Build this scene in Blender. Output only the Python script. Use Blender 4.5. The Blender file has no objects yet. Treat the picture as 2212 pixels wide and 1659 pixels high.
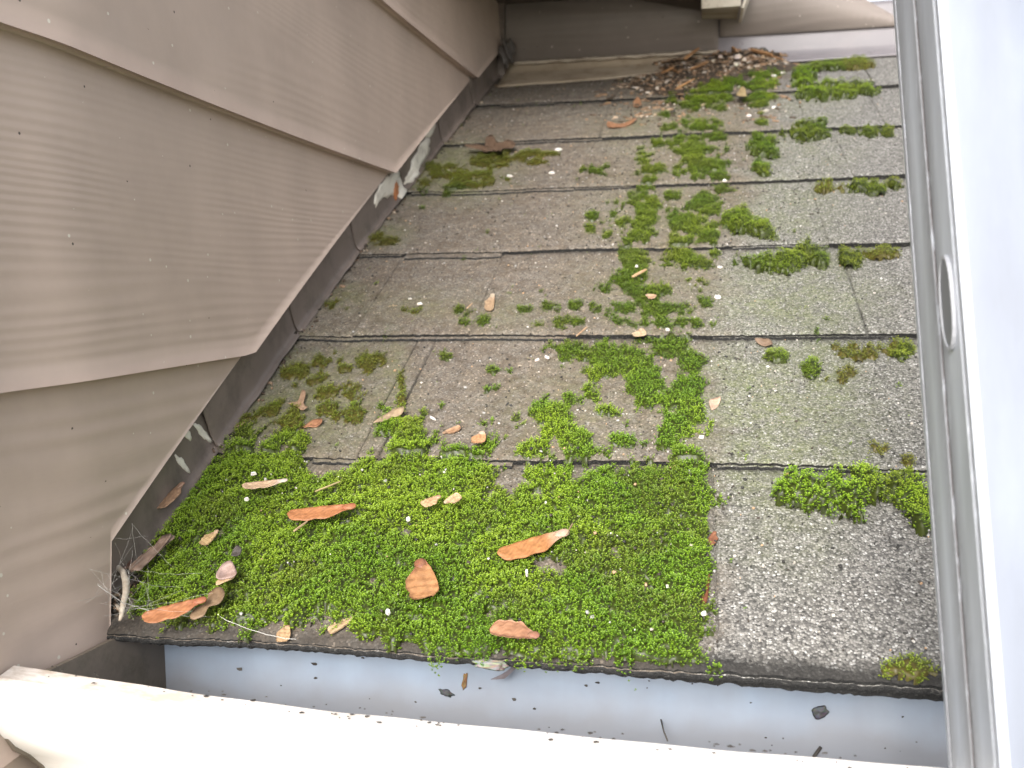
import bpy, bmesh, math, random
import numpy as np
from mathutils import Vector, Matrix

random.seed(7)
rng = np.random.default_rng(11)
scene = bpy.context.scene
COL = scene.collection

# ------------------------------------------------------------------ camera
CAM_C = np.array([0.28368135, -0.38502508, 0.16568805])
CAM_R = np.array([[0.98184481, 0.18930805, -0.01196764],      # image right
                  [0.00779954, -0.1033297, -0.99461658],      # image down
                  [-0.18952554, 0.97646579, -0.10293025]])    # view direction
F_PX = 1970.55                                                # for an image 2212 px wide
cd = bpy.data.cameras.new("camera")
cam = bpy.data.objects.new("camera", cd)
COL.objects.link(cam)
scene.camera = cam
cd.sensor_fit = 'HORIZONTAL'
cd.sensor_width = 36.0
cd.lens = 36.0 * F_PX / 2212.0
cd.clip_start = 0.01
cd.clip_end = 500
m = Matrix(((CAM_R[0][0], -CAM_R[1][0], -CAM_R[2][0], CAM_C[0]),
            (CAM_R[0][1], -CAM_R[1][1], -CAM_R[2][1], CAM_C[1]),
            (CAM_R[0][2], -CAM_R[1][2], -CAM_R[2][2], CAM_C[2]),
            (0, 0, 0, 1)))
cam.matrix_world = m
cd.dof.use_dof = True
cd.dof.focus_distance = 0.47
cd.dof.aperture_fstop = 15

# ------------------------------------------------------------------ light
SUN_EL, SUN_AZ = math.radians(30), math.radians(187)      # azimuth from +Y towards +X
world = bpy.data.worlds.new("World")
scene.world = world
world.use_nodes = True
wn, wl = world.node_tree.nodes, world.node_tree.links
sky = wn.new('ShaderNodeTexSky')
sky.sky_type = 'NISHITA'
sky.sun_disc = False
sky.sun_elevation = SUN_EL
sky.sun_rotation = SUN_AZ
sky.air_density = 1.0
sky.dust_density = 4.0
hsv = wn.new('ShaderNodeHueSaturation')
hsv.inputs['Saturation'].default_value = 0.32
wl.new(sky.outputs[0], hsv.inputs['Color'])
wl.new(hsv.outputs[0], wn['Background'].inputs['Color'])
wn['Background'].inputs['Strength'].default_value = 0.15
sd = bpy.data.lights.new("sun", 'SUN')
sun = bpy.data.objects.new("sun", sd)
COL.objects.link(sun)
sd.energy = 1.75
sd.angle = math.radians(25)
sd.color = (1.0, 0.965, 0.92)
sdir = Vector((math.sin(SUN_AZ) * math.cos(SUN_EL), math.cos(SUN_AZ) * math.cos(SUN_EL), math.sin(SUN_EL)))
sun.rotation_euler = sdir.to_track_quat('Z', 'Y').to_euler()
sun.location = sdir * 3
scene.view_settings.view_transform = 'Standard'
scene.view_settings.look = 'None'
scene.view_settings.exposure = 1.32
scene.view_settings.gamma = 1.0

# ------------------------------------------------------------------ roof frame
PITCH = 0.47651820612
CA, SA = math.cos(PITCH), math.sin(PITCH)
EXPO = 0.143                                   # shingle exposure
RT = 0.0045                                    # butt thickness
VV = np.array([0, CA, SA])
NN = np.array([0, -SA, CA])
WXC = [-0.03502899755, 0.10540525097, -0.03922201869, -0.00478321068]
PS = 4096 / 2212


def wx(y):
    """bow of the old side wall, metres off true"""
    t = np.clip(-np.asarray(y, float) / .06, 0, 1)
    return np.polyval(WXC, y) - .0065 * t * t * (3 - 2 * t)


def rp(u, v, w=0.0):
    """roof (along eave, up slope, off surface) -> world"""
    return np.array([u, v * CA - w * SA, v * SA + w * CA])


def pray(x, y):
    d = np.array([(x - 1106) / F_PX, (y - 829.5) / F_PX, 1.0])
    return CAM_R.T @ d


def onroof(x, y, w=0.0):
    """a place measured in the photo (2212 px wide) -> roof coordinates"""
    d = pray(x, y)
    P = CAM_C + d * ((w - NN @ CAM_C) / (NN @ d))
    return float(P[0]), float(P @ VV)


def onplane(x, y, axis, c):
    d = pray(x, y)
    return CAM_C + d * ((c - CAM_C[axis]) / d[axis])


def topx(u, v, w=0.0):
    """roof coordinates -> photo px (arrays), to read the mapped dirt and moss outlines"""
    X = u
    Y = v * CA - w * SA
    Z = v * SA + w * CA
    dx, dy, dz = X - CAM_C[0], Y - CAM_C[1], Z - CAM_C[2]
    q = [CAM_R[i][0] * dx + CAM_R[i][1] * dy + CAM_R[i][2] * dz for i in range(3)]
    z = np.maximum(q[2], 1e-3)
    return 1106 + F_PX * q[0] / z, 829.5 + F_PX * q[1] / z


# ------------------------------------------------------------------ noise
def _hash(ix, iy, seed):
    n = (ix.astype(np.int64) * 374761393 + iy.astype(np.int64) * 668265263 + seed * 974711) & 0x7fffffff
    n = ((n ^ (n >> 13)) * 1274126177) & 0x7fffffff
    n = (n ^ (n >> 16)) & 0xffff
    return n / 65535.0


def vnoise(x, y, seed=0):
    x = np.asarray(x, float)
    y = np.asarray(y, float)
    ix, iy = np.floor(x), np.floor(y)
    fx, fy = x - ix, y - iy
    fx = fx * fx * (3 - 2 * fx)
    fy = fy * fy * (3 - 2 * fy)
    a, b = _hash(ix, iy, seed), _hash(ix + 1, iy, seed)
    c, d = _hash(ix, iy + 1, seed), _hash(ix + 1, iy + 1, seed)
    return (a * (1 - fx) + b * fx) * (1 - fy) + (c * (1 - fx) + d * fx) * fy


def fbm(x, y, seed=0, o=4):
    s, a, t = 0, 1.0, 0
    for i in range(o):
        s = s + a * vnoise(x * 2 ** i, y * 2 ** i, seed + i * 17)
        t += a
        a *= 0.5
    return s / t


def worley(x, y, seed=0):
    ix, iy = np.floor(x), np.floor(y)
    best = np.full(np.shape(x), 9.0)
    for dx in (-1, 0, 1):
        for dy in (-1, 0, 1):
            cx = ix + dx + _hash(ix + dx, iy + dy, seed)
            cy = iy + dy + _hash(ix + dx, iy + dy, seed + 5)
            best = np.minimum(best, np.hypot(x - cx, y - cy))
    return best


def sstep(a, b, x):
    t = np.clip((x - a) / (b - a), 0, 1)
    return t * t * (3 - 2 * t)


# ------------------------------------------------------------------ object helpers
def tag(o, label=None, cat=None, group=None, kind=None):
    if label:
        o["label"] = label
    if cat:
        o["category"] = cat
    if group:
        o["group"] = group
    if kind:
        o["kind"] = kind
    return o


def empty(name, label, cat, loc=(0, 0, 0), group=None):
    o = bpy.data.objects.new(name, None)
    COL.objects.link(o)
    o.location = loc
    o.empty_display_size = 0.02
    return tag(o, label, cat, group)


def link(name, me, mat=None, parent=None):
    o = bpy.data.objects.new(name, me)
    COL.objects.link(o)
    if mat is not None:
        for mm in (mat if isinstance(mat, (list, tuple)) else [mat]):
            me.materials.append(mm)
    if parent is not None:
        o.parent = parent
        if parent.type == 'EMPTY':              # child meshes are written in world coordinates
            o.matrix_parent_inverse = Matrix.Translation(-Vector(parent.location))
    return o


def smooth(me):
    me.polygons.foreach_set('use_smooth', [True] * len(me.polygons))


def mesh_np(name, verts, faces, cols=None, mats=None, sm=True):
    """verts (n,3), faces: list of (k,m) int arrays all tris or all quads"""
    me = bpy.data.meshes.new(name)
    verts = np.asarray(verts, np.float32)
    blocks = [np.asarray(f, np.int32) for f in (faces if isinstance(faces, list) else [faces]) if len(f)]
    nl = sum(b.size for b in blocks)
    npoly = sum(len(b) for b in blocks)
    me.vertices.add(len(verts))
    me.vertices.foreach_set('co', verts.ravel())
    me.loops.add(nl)
    me.polygons.add(npoly)
    me.loops.foreach_set('vertex_index', np.concatenate([b.ravel() for b in blocks]))
    tot = np.concatenate([np.full(len(b), b.shape[1], np.int32) for b in blocks])
    st = np.concatenate([[0], np.cumsum(tot)[:-1]]).astype(np.int32)
    me.polygons.foreach_set('loop_start', st)
    me.polygons.foreach_set('loop_total', tot)
    if sm:
        me.polygons.foreach_set('use_smooth', np.ones(npoly, bool))
    if mats is not None:
        me.polygons.foreach_set('material_index', np.asarray(mats, np.int32))
    me.update(calc_edges=True)
    me.validate()
    if cols is not None:
        at = me.color_attributes.new('tint', 'FLOAT_COLOR', 'POINT')
        c = np.ones((len(verts), 4), np.float32)
        c[:, :3] = cols
        at.data.foreach_set('color', c.ravel())
    return me


def grid_faces(n, mm, off=0, flip=False):
    i = np.arange(n - 1)[:, None] * mm + np.arange(mm - 1)[None, :]
    i = i.ravel() + off
    q = np.stack([i, i + 1, i + mm + 1, i + mm], 1)
    return q[:, ::-1] if flip else q


def bm_mesh(name, bm, sm=False):
    me = bpy.data.meshes.new(name)
    bmesh.ops.recalc_face_normals(bm, faces=bm.faces)
    bm.to_mesh(me)
    bm.free()
    if sm:
        smooth(me)
    return me


def box_bm(bm, lo, hi, f=None, bevel=0.0):
    r = bmesh.ops.create_cube(bm, size=1.0)
    for v in r['verts']:
        v.co = Vector([(lo[i] + hi[i]) / 2 + v.co[i] * (hi[i] - lo[i]) for i in range(3)])
    if bevel:
        ed = list({e for v in r['verts'] for e in v.link_edges})
        rr = bmesh.ops.bevel(bm, geom=ed, offset=bevel, segments=2, affect='EDGES', profile=0.6)
    return r


def extrude_profile(name, prof, path, close=False):
    """prof: list of (a,b) ; path(t_index)-> list of functions mapping profile to points"""
    vs, n, k = [], len(path), len(prof)
    for P in path:
        for a, b in prof:
            vs.append(P(a, b))
    f = grid_faces(n, k)
    if close:
        i = np.arange(n - 1) * k
        f = np.concatenate([f, np.stack([i + k - 1, i, i + k, i + 2 * k - 1], 1)])
    return vs, f


def tube(bm, pts, r, seg=6, taper=None):
    pts = [Vector(p) for p in pts]
    rings = []
    for i, p in enumerate(pts):
        d = (pts[min(i + 1, len(pts) - 1)] - pts[max(i - 1, 0)]).normalized()
        a = d.orthogonal().normalized()
        b = d.cross(a)
        rr = r if taper is None else r * taper[i]
        rings.append([bm.verts.new(p + (a * math.cos(6.2832 * j / seg) + b * math.sin(6.2832 * j / seg)) * rr) for j in range(seg)])
    for i in range(len(rings) - 1):
        # align rings to avoid twist
        best = min(range(seg), key=lambda s: sum((rings[i][j].co - rings[i + 1][(j + s) % seg].co).length for j in range(seg)))
        rings[i + 1] = rings[i + 1][best:] + rings[i + 1][:best]
        for j in range(seg):
            bm.faces.new((rings[i][j], rings[i][(j + 1) % seg], rings[i + 1][(j + 1) % seg], rings[i + 1][j]))
    bm.faces.new(rings[0][::-1])
    bm.faces.new(rings[-1])


# ------------------------------------------------------------------ materials
class NT:
    def __init__(self, name):
        self.m = bpy.data.materials.new(name)
        self.m.use_nodes = True
        self.t = self.m.node_tree
        self.n = self.t.nodes
        self.p = self.n['Principled BSDF']
        self.out = self.n['Material Output']
        self._tc = None

    def L(self, a, b):
        self.t.links.new(a, b)

    def tc(self):
        if self._tc is None:
            self._tc = self.n.new('ShaderNodeTexCoord').outputs['Object']
        return self._tc

    def val(self, x, sock):
        if hasattr(x, 'is_output'):
            self.L(x, sock)
        else:
            sock.default_value = x

    def map(self, scale, loc=(0, 0, 0), rot=(0, 0, 0)):
        mp = self.n.new('ShaderNodeMapping')
        self.L(self.tc(), mp.inputs[0])
        mp.inputs['Scale'].default_value = scale
        mp.inputs['Location'].default_value = loc
        mp.inputs['Rotation'].default_value = rot
        return mp.outputs[0]

    def noise(self, scale, detail=4, vec=None, rough=0.55, dist=0.0):
        t = self.n.new('ShaderNodeTexNoise')
        self.L(vec if vec is not None else self.tc(), t.inputs['Vector'])
        t.inputs['Scale'].default_value = scale
        t.inputs['Detail'].default_value = detail
        t.inputs['Roughness'].default_value = rough
        t.inputs['Distortion'].default_value = dist
        return t.outputs['Fac']

    def voro(self, scale, vec=None, feature='F1'):
        t = self.n.new('ShaderNodeTexVoronoi')
        t.feature = feature
        self.L(vec if vec is not None else self.tc(), t.inputs['Vector'])
        t.inputs['Scale'].default_value = scale
        return t

    def ramp(self, fac, stops, interp='LINEAR'):
        r = self.n.new('ShaderNodeValToRGB')
        r.color_ramp.interpolation = interp
        el = r.color_ramp.elements
        while len(el) < len(stops):
            el.new(0.5)
        for e, (p, c) in zip(el, stops):
            e.position = p
            e.color = (c[0], c[1], c[2], 1) if isinstance(c, (tuple, list)) else (c, c, c, 1)
        self.L(fac, r.inputs[0])
        return r.outputs[0]

    def mix(self, fac, a, b, mode='MIX'):
        x = self.n.new('ShaderNodeMix')
        x.data_type = 'RGBA'
        x.blend_type = mode
        for v, s in ((fac, x.inputs[0]), (a, x.inputs[6]), (b, x.inputs[7])):
            if isinstance(v, (tuple, list)) and len(v) == 3:
                v = (*v, 1)
            self.val(v, s)
        return x.outputs[2]

    def math(self, op, a, b=0.0, clamp=False):
        x = self.n.new('ShaderNodeMath')
        x.operation = op
        x.use_clamp = clamp
        self.val(a, x.inputs[0])
        self.val(b, x.inputs[1])
        return x.outputs[0]

    def attr(self, name='tint'):
        a = self.n.new('ShaderNodeAttribute')
        a.attribute_name = name
        s = self.n.new('ShaderNodeSeparateColor')
        self.L(a.outputs['Color'], s.inputs[0])
        return a.outputs['Color'], s.outputs

    def bump(self, h, strength, dist, prev=None):
        b = self.n.new('ShaderNodeBump')
        b.inputs['Strength'].default_value = strength
        b.inputs['Distance'].default_value = dist
        self.L(h, b.inputs['Height'])
        if prev is not None:
            self.L(prev, b.inputs['Normal'])
        return b.outputs[0]

    def done(self, color, rough=0.6, normal=None, metal=0.0, spec=0.5):
        if isinstance(color, (tuple, list)):
            color = (*color, 1)
        self.val(color, self.p.inputs['Base Color'])
        self.val(rough, self.p.inputs['Roughness'])
        self.val(metal, self.p.inputs['Metallic'])
        self.p.inputs['Specular IOR Level'].default_value = spec
        if normal is not None:
            self.L(normal, self.p.inputs['Normal'])
        return self.m


def mat_siding(name, base, axis, dens=1.0, depth=1.0, dark=.14, wavy=.075):
    """painted fibre-cement board with an embossed wavy wood grain running along `axis`"""
    k = NT(name)
    # stretch along the board
    sc = (1, 0.16, 1) if axis == 'Y' else (0.16, 1, 1)
    warp = k.noise(7.5, 2, k.map(sc))
    warp2 = k.noise(26, 2, k.map(sc, (3, 1, 2)))
    z = k.n.new('ShaderNodeSeparateXYZ')
    k.L(k.tc(), z.inputs[0])
    zz = k.math('ADD', z.outputs[2], k.math('MULTIPLY', k.math('SUBTRACT', warp, 0.5), wavy))
    zz = k.math('ADD', zz, k.math('MULTIPLY', k.math('SUBTRACT', warp2, 0.5), 0.006))
    saw = k.math('SINE', k.math('MULTIPLY', zz, 1250.0 * dens))
    amp = k.ramp(k.noise(9, 2, k.map((1, .5, 1), (5, 2, 1)) if axis == 'Y' else k.map((.5, 1, 1), (5, 2, 1))), [(0.36, .12), (0.6, 1)])
    groove = k.math('MULTIPLY', saw, amp)
    fine = k.noise(420, 3, k.map((1, .08, 1) if axis == 'Y' else (.08, 1, 1)))
    n1 = k.bump(groove, 0.24 * depth, 0.0010)
    n2 = k.bump(fine, 0.18 * depth, 0.0004, n1)
    big = k.noise(7, 6, rough=.65)
    c = k.mix(k.ramp(big, [(.3, 0), (.7, 1)]), tuple(x * .84 for x in base), tuple(x * 1.10 for x in base))
    gfac = k.math('MULTIPLY', k.math('MULTIPLY_ADD', groove, -0.5), dark, True)
    c = k.mix(gfac, c, tuple(x * .72 for x in base))
    vs = k.voro(95)
    spot = k.math('MULTIPLY', k.math('LESS_THAN', vs.outputs['Distance'], 0.085), k.math('GREATER_THAN', k.noise(61, 1), .54))
    c = k.mix(spot, c, (.62, .58, .5))
    vs2 = k.voro(70, k.map((1, 1, 1), (.31, .17, .53)))
    spot2 = k.math('MULTIPLY', k.math('LESS_THAN', vs2.outputs['Distance'], 0.05), k.math('GREATER_THAN', k.noise(44, 1), .57))
    c = k.mix(spot2, c, (.07, .055, .045))
    return k.done(c, k.ramp(k.noise(30, 3), [(.3, .42), (.7, .58)]), n2, spec=.45)


def mat_metal_paint(name, base, rough=.45, wear=(.2, .17, .14), wear_amt=.5, spec=.5):
    k = NT(name)
    d = k.noise(28, 6, rough=.7)
    c = k.mix(k.ramp(k.noise(12, 3), [(.3, 0), (.7, 1)]), tuple(x * .88 for x in base), tuple(x * 1.1 for x in base))
    c = k.mix(k.math('MULTIPLY', k.ramp(d, [(.5, 0), (.68, 1)]), wear_amt), c, wear)
    return k.done(c, k.ramp(d, [(.3, rough - .08), (.7, rough + .15)]), k.bump(k.noise(160, 3), .15, .0006), spec=spec)


def mat_granule():
    k = NT('shingle_granules')
    col, a = k.attr()
    jit = k.noise(700, 1)
    v = k.voro(900)
    v.inputs['Randomness'].default_value = 1.0
    cs = k.n.new('ShaderNodeSeparateColor')
    k.L(v.outputs['Color'], cs.inputs[0])
    g = k.ramp(cs.outputs[0], [(0, (.045, .044, .043)), (.2, (.110, .106, .100)), (.45, (.165, .158, .146)), (.66, (.212, .203, .187)),
                               (.86, (.270, .261, .242)), (.95, (.34, .332, .315)), (1, (.48, .475, .455))])
    # small pits between grains
    gap = k.ramp(v.outputs['Distance'], [(.42, 0), (.72, 1)])
    g = k.mix(k.math('MULTIPLY', gap, .6), g, (.05, .049, .047))
    soil = k.ramp(k.noise(95, 4), [(.36, 0), (.66, 1)])
    dustc = k.mix(soil, (.090, .071, .053), (.142, .117, .092))
    dcell = k.ramp(cs.outputs[1], [(0, (.55, .53, .51)), (.15, (.84, .82, .80)), (.55, (1, 1, 1)), (.9, (1.18, 1.16, 1.14)), (.97, (1.8, 1.8, 1.8)), (1, (2.8, 2.8, 2.8))])
    dustc = k.mix(1.0, dustc, dcell, 'MULTIPLY')
    c = k.mix(k.math('MULTIPLY', a[0], k.ramp(k.noise(150, 3), [(.25, .55), (.6, .96)])), g, dustc)
    # scattered dark crumbs
    pit = k.voro(150)
    ps = k.math('MULTIPLY', k.math('LESS_THAN', pit.outputs['Distance'], .13), k.math('GREATER_THAN', k.noise(55, 2), .47))
    c = k.mix(k.math('MULTIPLY', ps, .8), c, (.022, .021, .018))
    # green algae film
    al = k.math('MULTIPLY', a[1], k.ramp(k.noise(120, 5, rough=.7), [(.28, .1), (.62, 1)]))
    c = k.mix(k.math('MULTIPLY', al, .50), c, k.mix(cs.outputs[2], (.06, .078, .020), (.20, .225, .085)))
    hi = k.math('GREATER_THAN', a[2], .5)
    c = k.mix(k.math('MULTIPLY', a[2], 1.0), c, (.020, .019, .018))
    h = k.math('SUBTRACT', 1.0, v.outputs['Distance'])
    hs = k.math('MULTIPLY', h, k.math('SUBTRACT', 1.0, k.math('MULTIPLY', a[0], .55)))
    n = k.bump(hs, .5, .0008)
    n = k.bump(k.noise(240, 3), .35, .0012, n)
    return k.done(c, .85, n, spec=.2)


def mat_asphalt():
    k = NT('asphalt_edge')
    v = k.voro(900)
    c = k.ramp(k.noise(500, 2), [(.3, (.008, .008, .008)), (.62, (.018, .0175, .0165)), (.76, (.085, .082, .075))])
    return k.done(c, .9, k.bump(v.outputs['Distance'], .8, .001))


def mat_moss(name='moss_leaves'):
    k = NT(name)
    col, a = k.attr()
    t = k.n.new('ShaderNodeBsdfTranslucent')
    k.L(col, t.inputs[0])
    k.done(col, .42, spec=.45)
    ms = k.n.new('ShaderNodeMixShader')
    ms.inputs[0].default_value = .28
    k.L(k.p.outputs[0], ms.inputs[1])
    k.L(t.outputs[0], ms.inputs[2])
    k.L(ms.outputs[0], k.out.inputs[0])
    return k.m


def mat_tint(name, rough=.6, bump=None, spec=.4, transl=0.0):
    k = NT(name)
    col, a = k.attr()
    c = k.mix(k.ramp(k.noise(260, 4), [(.3, 0), (.7, 1)]), col, k.mix(1.0, col, (.68, .62, .58), 'MULTIPLY'))
    n = None
    if bump:
        n = k.bump(k.noise(bump[0], 3, k.map(bump[2])), bump[1], .0006)
    k.done(c, rough, n, spec=spec)
    if transl:
        t = k.n.new('ShaderNodeBsdfTranslucent')
        k.L(c, t.inputs[0])
        ms = k.n.new('ShaderNodeMixShader')
        ms.inputs[0].default_value = transl
        k.L(k.p.outputs[0], ms.inputs[1])
        k.L(t.outputs[0], ms.inputs[2])
        k.L(ms.outputs[0], k.out.inputs[0])
    return k.m


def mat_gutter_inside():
    k = NT('gutter_inside_sky_tint')
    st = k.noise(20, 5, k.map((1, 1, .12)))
    c = k.mix(k.ramp(st, [(.35, 0), (.75, 1)]), (.31, .375, .47), (.225, .275, .35))  # white metal given the blue of reflected skylight as base colour
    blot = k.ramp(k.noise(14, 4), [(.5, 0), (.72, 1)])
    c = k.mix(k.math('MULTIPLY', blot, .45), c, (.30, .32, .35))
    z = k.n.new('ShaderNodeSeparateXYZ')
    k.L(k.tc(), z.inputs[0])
    depth_shade = k.ramp(k.math('ADD', k.math('MULTIPLY', z.outputs[2], -17.0), k.math('MULTIPLY', k.noise(30, 4), .5)), [(.62, 0), (1.15, 1)])  # lip shade painted as greying towards the trough floor
    c = k.mix(k.math('MULTIPLY', depth_shade, .75), c, (.20, .195, .20))
    v = k.voro(120)
    s = k.math('MULTIPLY', k.math('LESS_THAN', v.outputs['Distance'], .07), k.math('GREATER_THAN', k.noise(38, 2), .60))
    c = k.mix(s, c, (.07, .07, .08))
    return k.done(c, .42, k.bump(k.noise(60, 3), .1, .001), metal=.0)


def mat_gutter_outside():
    k = NT('gutter_white_paint')
    st = k.noise(46, 6, k.map((.6, 1, 1)), .65)
    c = k.mix(k.math('MULTIPLY', k.ramp(st, [(.55, 0), (.75, 1)]), .35), (.83, .80, .77), (.55, .45, .36))
    z = k.n.new('ShaderNodeSeparateXYZ')
    k.L(k.tc(), z.inputs[0])
    onhem = k.math('MULTIPLY', k.math('GREATER_THAN', z.outputs[1], -.0705), k.math('LESS_THAN', z.outputs[1], -.055))
    ge = k.n.new('ShaderNodeNewGeometry')
    gz = k.n.new('ShaderNodeSeparateXYZ')
    k.L(ge.outputs['Normal'], gz.inputs[0])
    onhem = k.math('MULTIPLY', onhem, k.math('GREATER_THAN', gz.outputs[2], .7))
    xl = k.math('SUBTRACT', 1.0, k.math('MULTIPLY', z.outputs[0], 4.0), True)
    hs_ = k.math('MULTIPLY', k.math('MULTIPLY', onhem, k.ramp(k.noise(60, 6, k.map((.7, 1.6, 1)), .7), [(.42, 0), (.64, 1)])), k.math('ADD', xl, .15))
    c = k.mix(k.math('MULTIPLY', onhem, .5), c, (.62, .56, .52))
    c = k.mix(k.math('MULTIPLY', hs_, .75), c, (.34, .26, .18))
    v = k.voro(230)
    s = k.math('MULTIPLY', k.math('LESS_THAN', v.outputs['Distance'], .10), k.math('GREATER_THAN', k.noise(33, 2), .62))
    c = k.mix(s, c, (.10, .08, .07))
    return k.done(c, .4)


def mat_alu(name, base=(.46, .49, .55), rough=.36, dirt=.95):
    k = NT(name)
    st = k.noise(55, 4, k.map((1, 1, .02)))
    d = k.noise(230, 6, k.map((1, 1, .3)), .75)
    c = k.mix(k.ramp(st, [(.3, 0), (.7, 1)]), tuple(x * .80 for x in base), tuple(min(1, x * 1.12) for x in base))
    col, a = k.attr()
    dd = k.math('MULTIPLY', a[0], k.ramp(d, [(.25, 0), (.5, 1)]))
    c = k.mix(k.math('MULTIPLY', dd, dirt), c, (.075, .06, .055))
    met = k.math('SUBTRACT', .08, k.math('MULTIPLY', dd, .08))
    rg_ = k.math('ADD', k.ramp(st, [(.3, rough - .06), (.7, rough + .1)]), k.math('MULTIPLY', dd, .55), True)
    return k.done(c, rg_, k.bump(st, .08, .0006), metal=met)


def mat_wood(name, c1, c2, sc=(1, 1, 1), rough=.8):
    k = NT(name)
    w = k.noise(40, 5, k.map(sc), .65)
    c = k.ramp(w, [(.3, c1), (.62, c2)])
    return k.done(c, rough, k.bump(w, .5, .0015))


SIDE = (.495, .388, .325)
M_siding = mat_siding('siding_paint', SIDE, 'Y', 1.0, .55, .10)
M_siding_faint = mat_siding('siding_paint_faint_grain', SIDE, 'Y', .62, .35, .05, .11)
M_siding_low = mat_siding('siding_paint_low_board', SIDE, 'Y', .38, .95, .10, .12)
M_siding_back = mat_siding('rear_siding_shade_tone', (.22, .188, .17), 'X', .42, .7, .22, .14)  # siding paint darkened: the rear wall's shade is put into its colour
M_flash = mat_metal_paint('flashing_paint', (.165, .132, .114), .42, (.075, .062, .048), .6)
M_flash_back = mat_metal_paint('rear_flashing_paint', (.33, .27, .20), .4, (.16, .12, .075), .6)
M_flash_right = mat_metal_paint('clean_flashing_paint', (.16, .148, .158), .33, (.22, .19, .19), .3)
M_bare = mat_metal_paint('bare_primer', (.74, .69, .60), .5, (.3, .25, .2), .7)
M_gran = mat_granule()
M_asph = mat_asphalt()
M_moss = mat_moss()
M_leaf = mat_tint('dry_leaf_skin', .55, (300, .4, (.15, 1, 1)), transl=.15)
M_bits = mat_tint('dry_bits', .7)
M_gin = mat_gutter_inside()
M_gout = mat_gutter_outside()
M_alu = mat_alu('ladder_aluminium')
M_alu_dark = mat_alu('rung_aluminium', (.34, .35, .38), .4, .8)
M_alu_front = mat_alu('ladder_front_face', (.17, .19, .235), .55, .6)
M_rung_shade = NT('rung_recess_shade').done((.15, .155, .18), .4)
M_deck = mat_wood('roof_sheathing', (.05, .04, .03), (.12, .095, .07))
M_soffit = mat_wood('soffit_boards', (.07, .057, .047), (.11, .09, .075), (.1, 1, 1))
M_oldwood = mat_wood('weathered_wood', (.22, .17, .11), (.50, .45, .35), (.18, 1, 1.6))
M_trimpaint = mat_metal_paint('flaking_trim_paint', (.62, .56, .47), .6, (.25, .19, .12), .8)
M_cap = mat_metal_paint('end_cap_paint', (.19, .155, .12), .5, (.10, .085, .06), .8)
_w = NT('cobweb_silk')
_w.p.inputs['Alpha'].default_value = .45
M_web = _w.done((.62, .60, .56), .6)
M_ground = mat_wood('ground_soil', (.10, .10, .07), (.16, .17, .10))

# ------------------------------------------------------------------ ground
bm = bmesh.new()
g = 60
for s in (0,):
    bmesh.ops.create_grid(bm, x_segments=8, y_segments=8, size=g)
for v in bm.verts:
    v.co.z = -2.9
tag(link('ground', bm_mesh('ground', bm), M_ground), kind='structure')

# ------------------------------------------------------------------ side wall (lap siding)
side_wall = empty('side_wall', 'taupe lap siding wall with embossed wood grain rising along the mossy roof', 'wall')
LAPS = [-0.03, .1255, .2778, .4290, .581, .733]
CUT0, CUT1 = .0378, .5155       # cut line above the roof: z = CUT0 + CUT1*Y


def board(zb, zt):
    """one clapboard, its lower end cut parallel to the roof"""
    ys = np.linspace(-.135, .905, 72)
    nz = 14
    front, back = [], []
    ok = []
    for y in ys:
        zc = CUT0 + CUT1 * y if y > 0.004 else -1
        if 0.0 < y <= 0.004:
            zc = CUT0 * (y / .004) - .04 * (1 - y / .004)
        lo = max(zb, zc)
        ok.append(lo < zt)
        lo = min(lo, zt)
        for z in np.linspace(lo, zt, nz):
            off = .0125 - .0085 * (z - zb) / (zt - zb)
            front.append((wx(y) + off, y, z))
            back.append((wx(y) + off - .0085, y, z))
    n = len(ys)
    fs = grid_faces(n, nz).reshape(n - 1, nz - 1, 4)
    keep = np.array([ok[i] for i in range(n - 1)])
    fs = fs[keep]
    F = fs.reshape(-1, 4)
    B = F[:, ::-1] + n * nz
    # rim: bottom + ends
    rim = []
    idx = np.where(keep)[0]
    for i in idx:
        a, b = i * nz, (i + 1) * nz
        rim.append((a + n * nz, b + n * nz, b, a))
    e0 = idx[0] * nz
    e1 = (idx[-1] + 1) * nz
    for j in range(nz - 1):
        rim.append((e0 + j, e0 + j + 1, e0 + j + 1 + n * nz, e0 + j + n * nz))
        rim.append((e1 + j + 1, e1 + j, e1 + j + n * nz, e1 + j + 1 + n * nz))
    return mesh_np('siding_board', front + back, [F, B, np.array(rim)], sm=False)


for a, b in zip(LAPS[:-1], LAPS[1:]):
    link('siding_board', board(a, b + .004), M_siding_low if a < 0 else M_siding if a < .2 else M_siding_faint, side_wall)
for zb in (-.18, -.335):                       # boards carrying on below the eave
    bm = bmesh.new()
    box_bm(bm, (-.021, -.135, zb), (-.0020, 0.0, zb + .1495))
    link('siding_board', bm_mesh('siding_board', bm), M_siding_low, side_wall)
bm = bmesh.new()
box_bm(bm, (-.16, -.130, -.5), (-.022, 1.1, .76))
link('wall_sheathing', bm_mesh('wall_sheathing', bm), M_soffit, side_wall)

# ------------------------------------------------------------------ rear wall
YB = .905
rear_wall = empty('rear_wall', 'rear wall of lap siding, shade painted in, closing the top end of the roof', 'wall', (.25, YB, .47))


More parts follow.
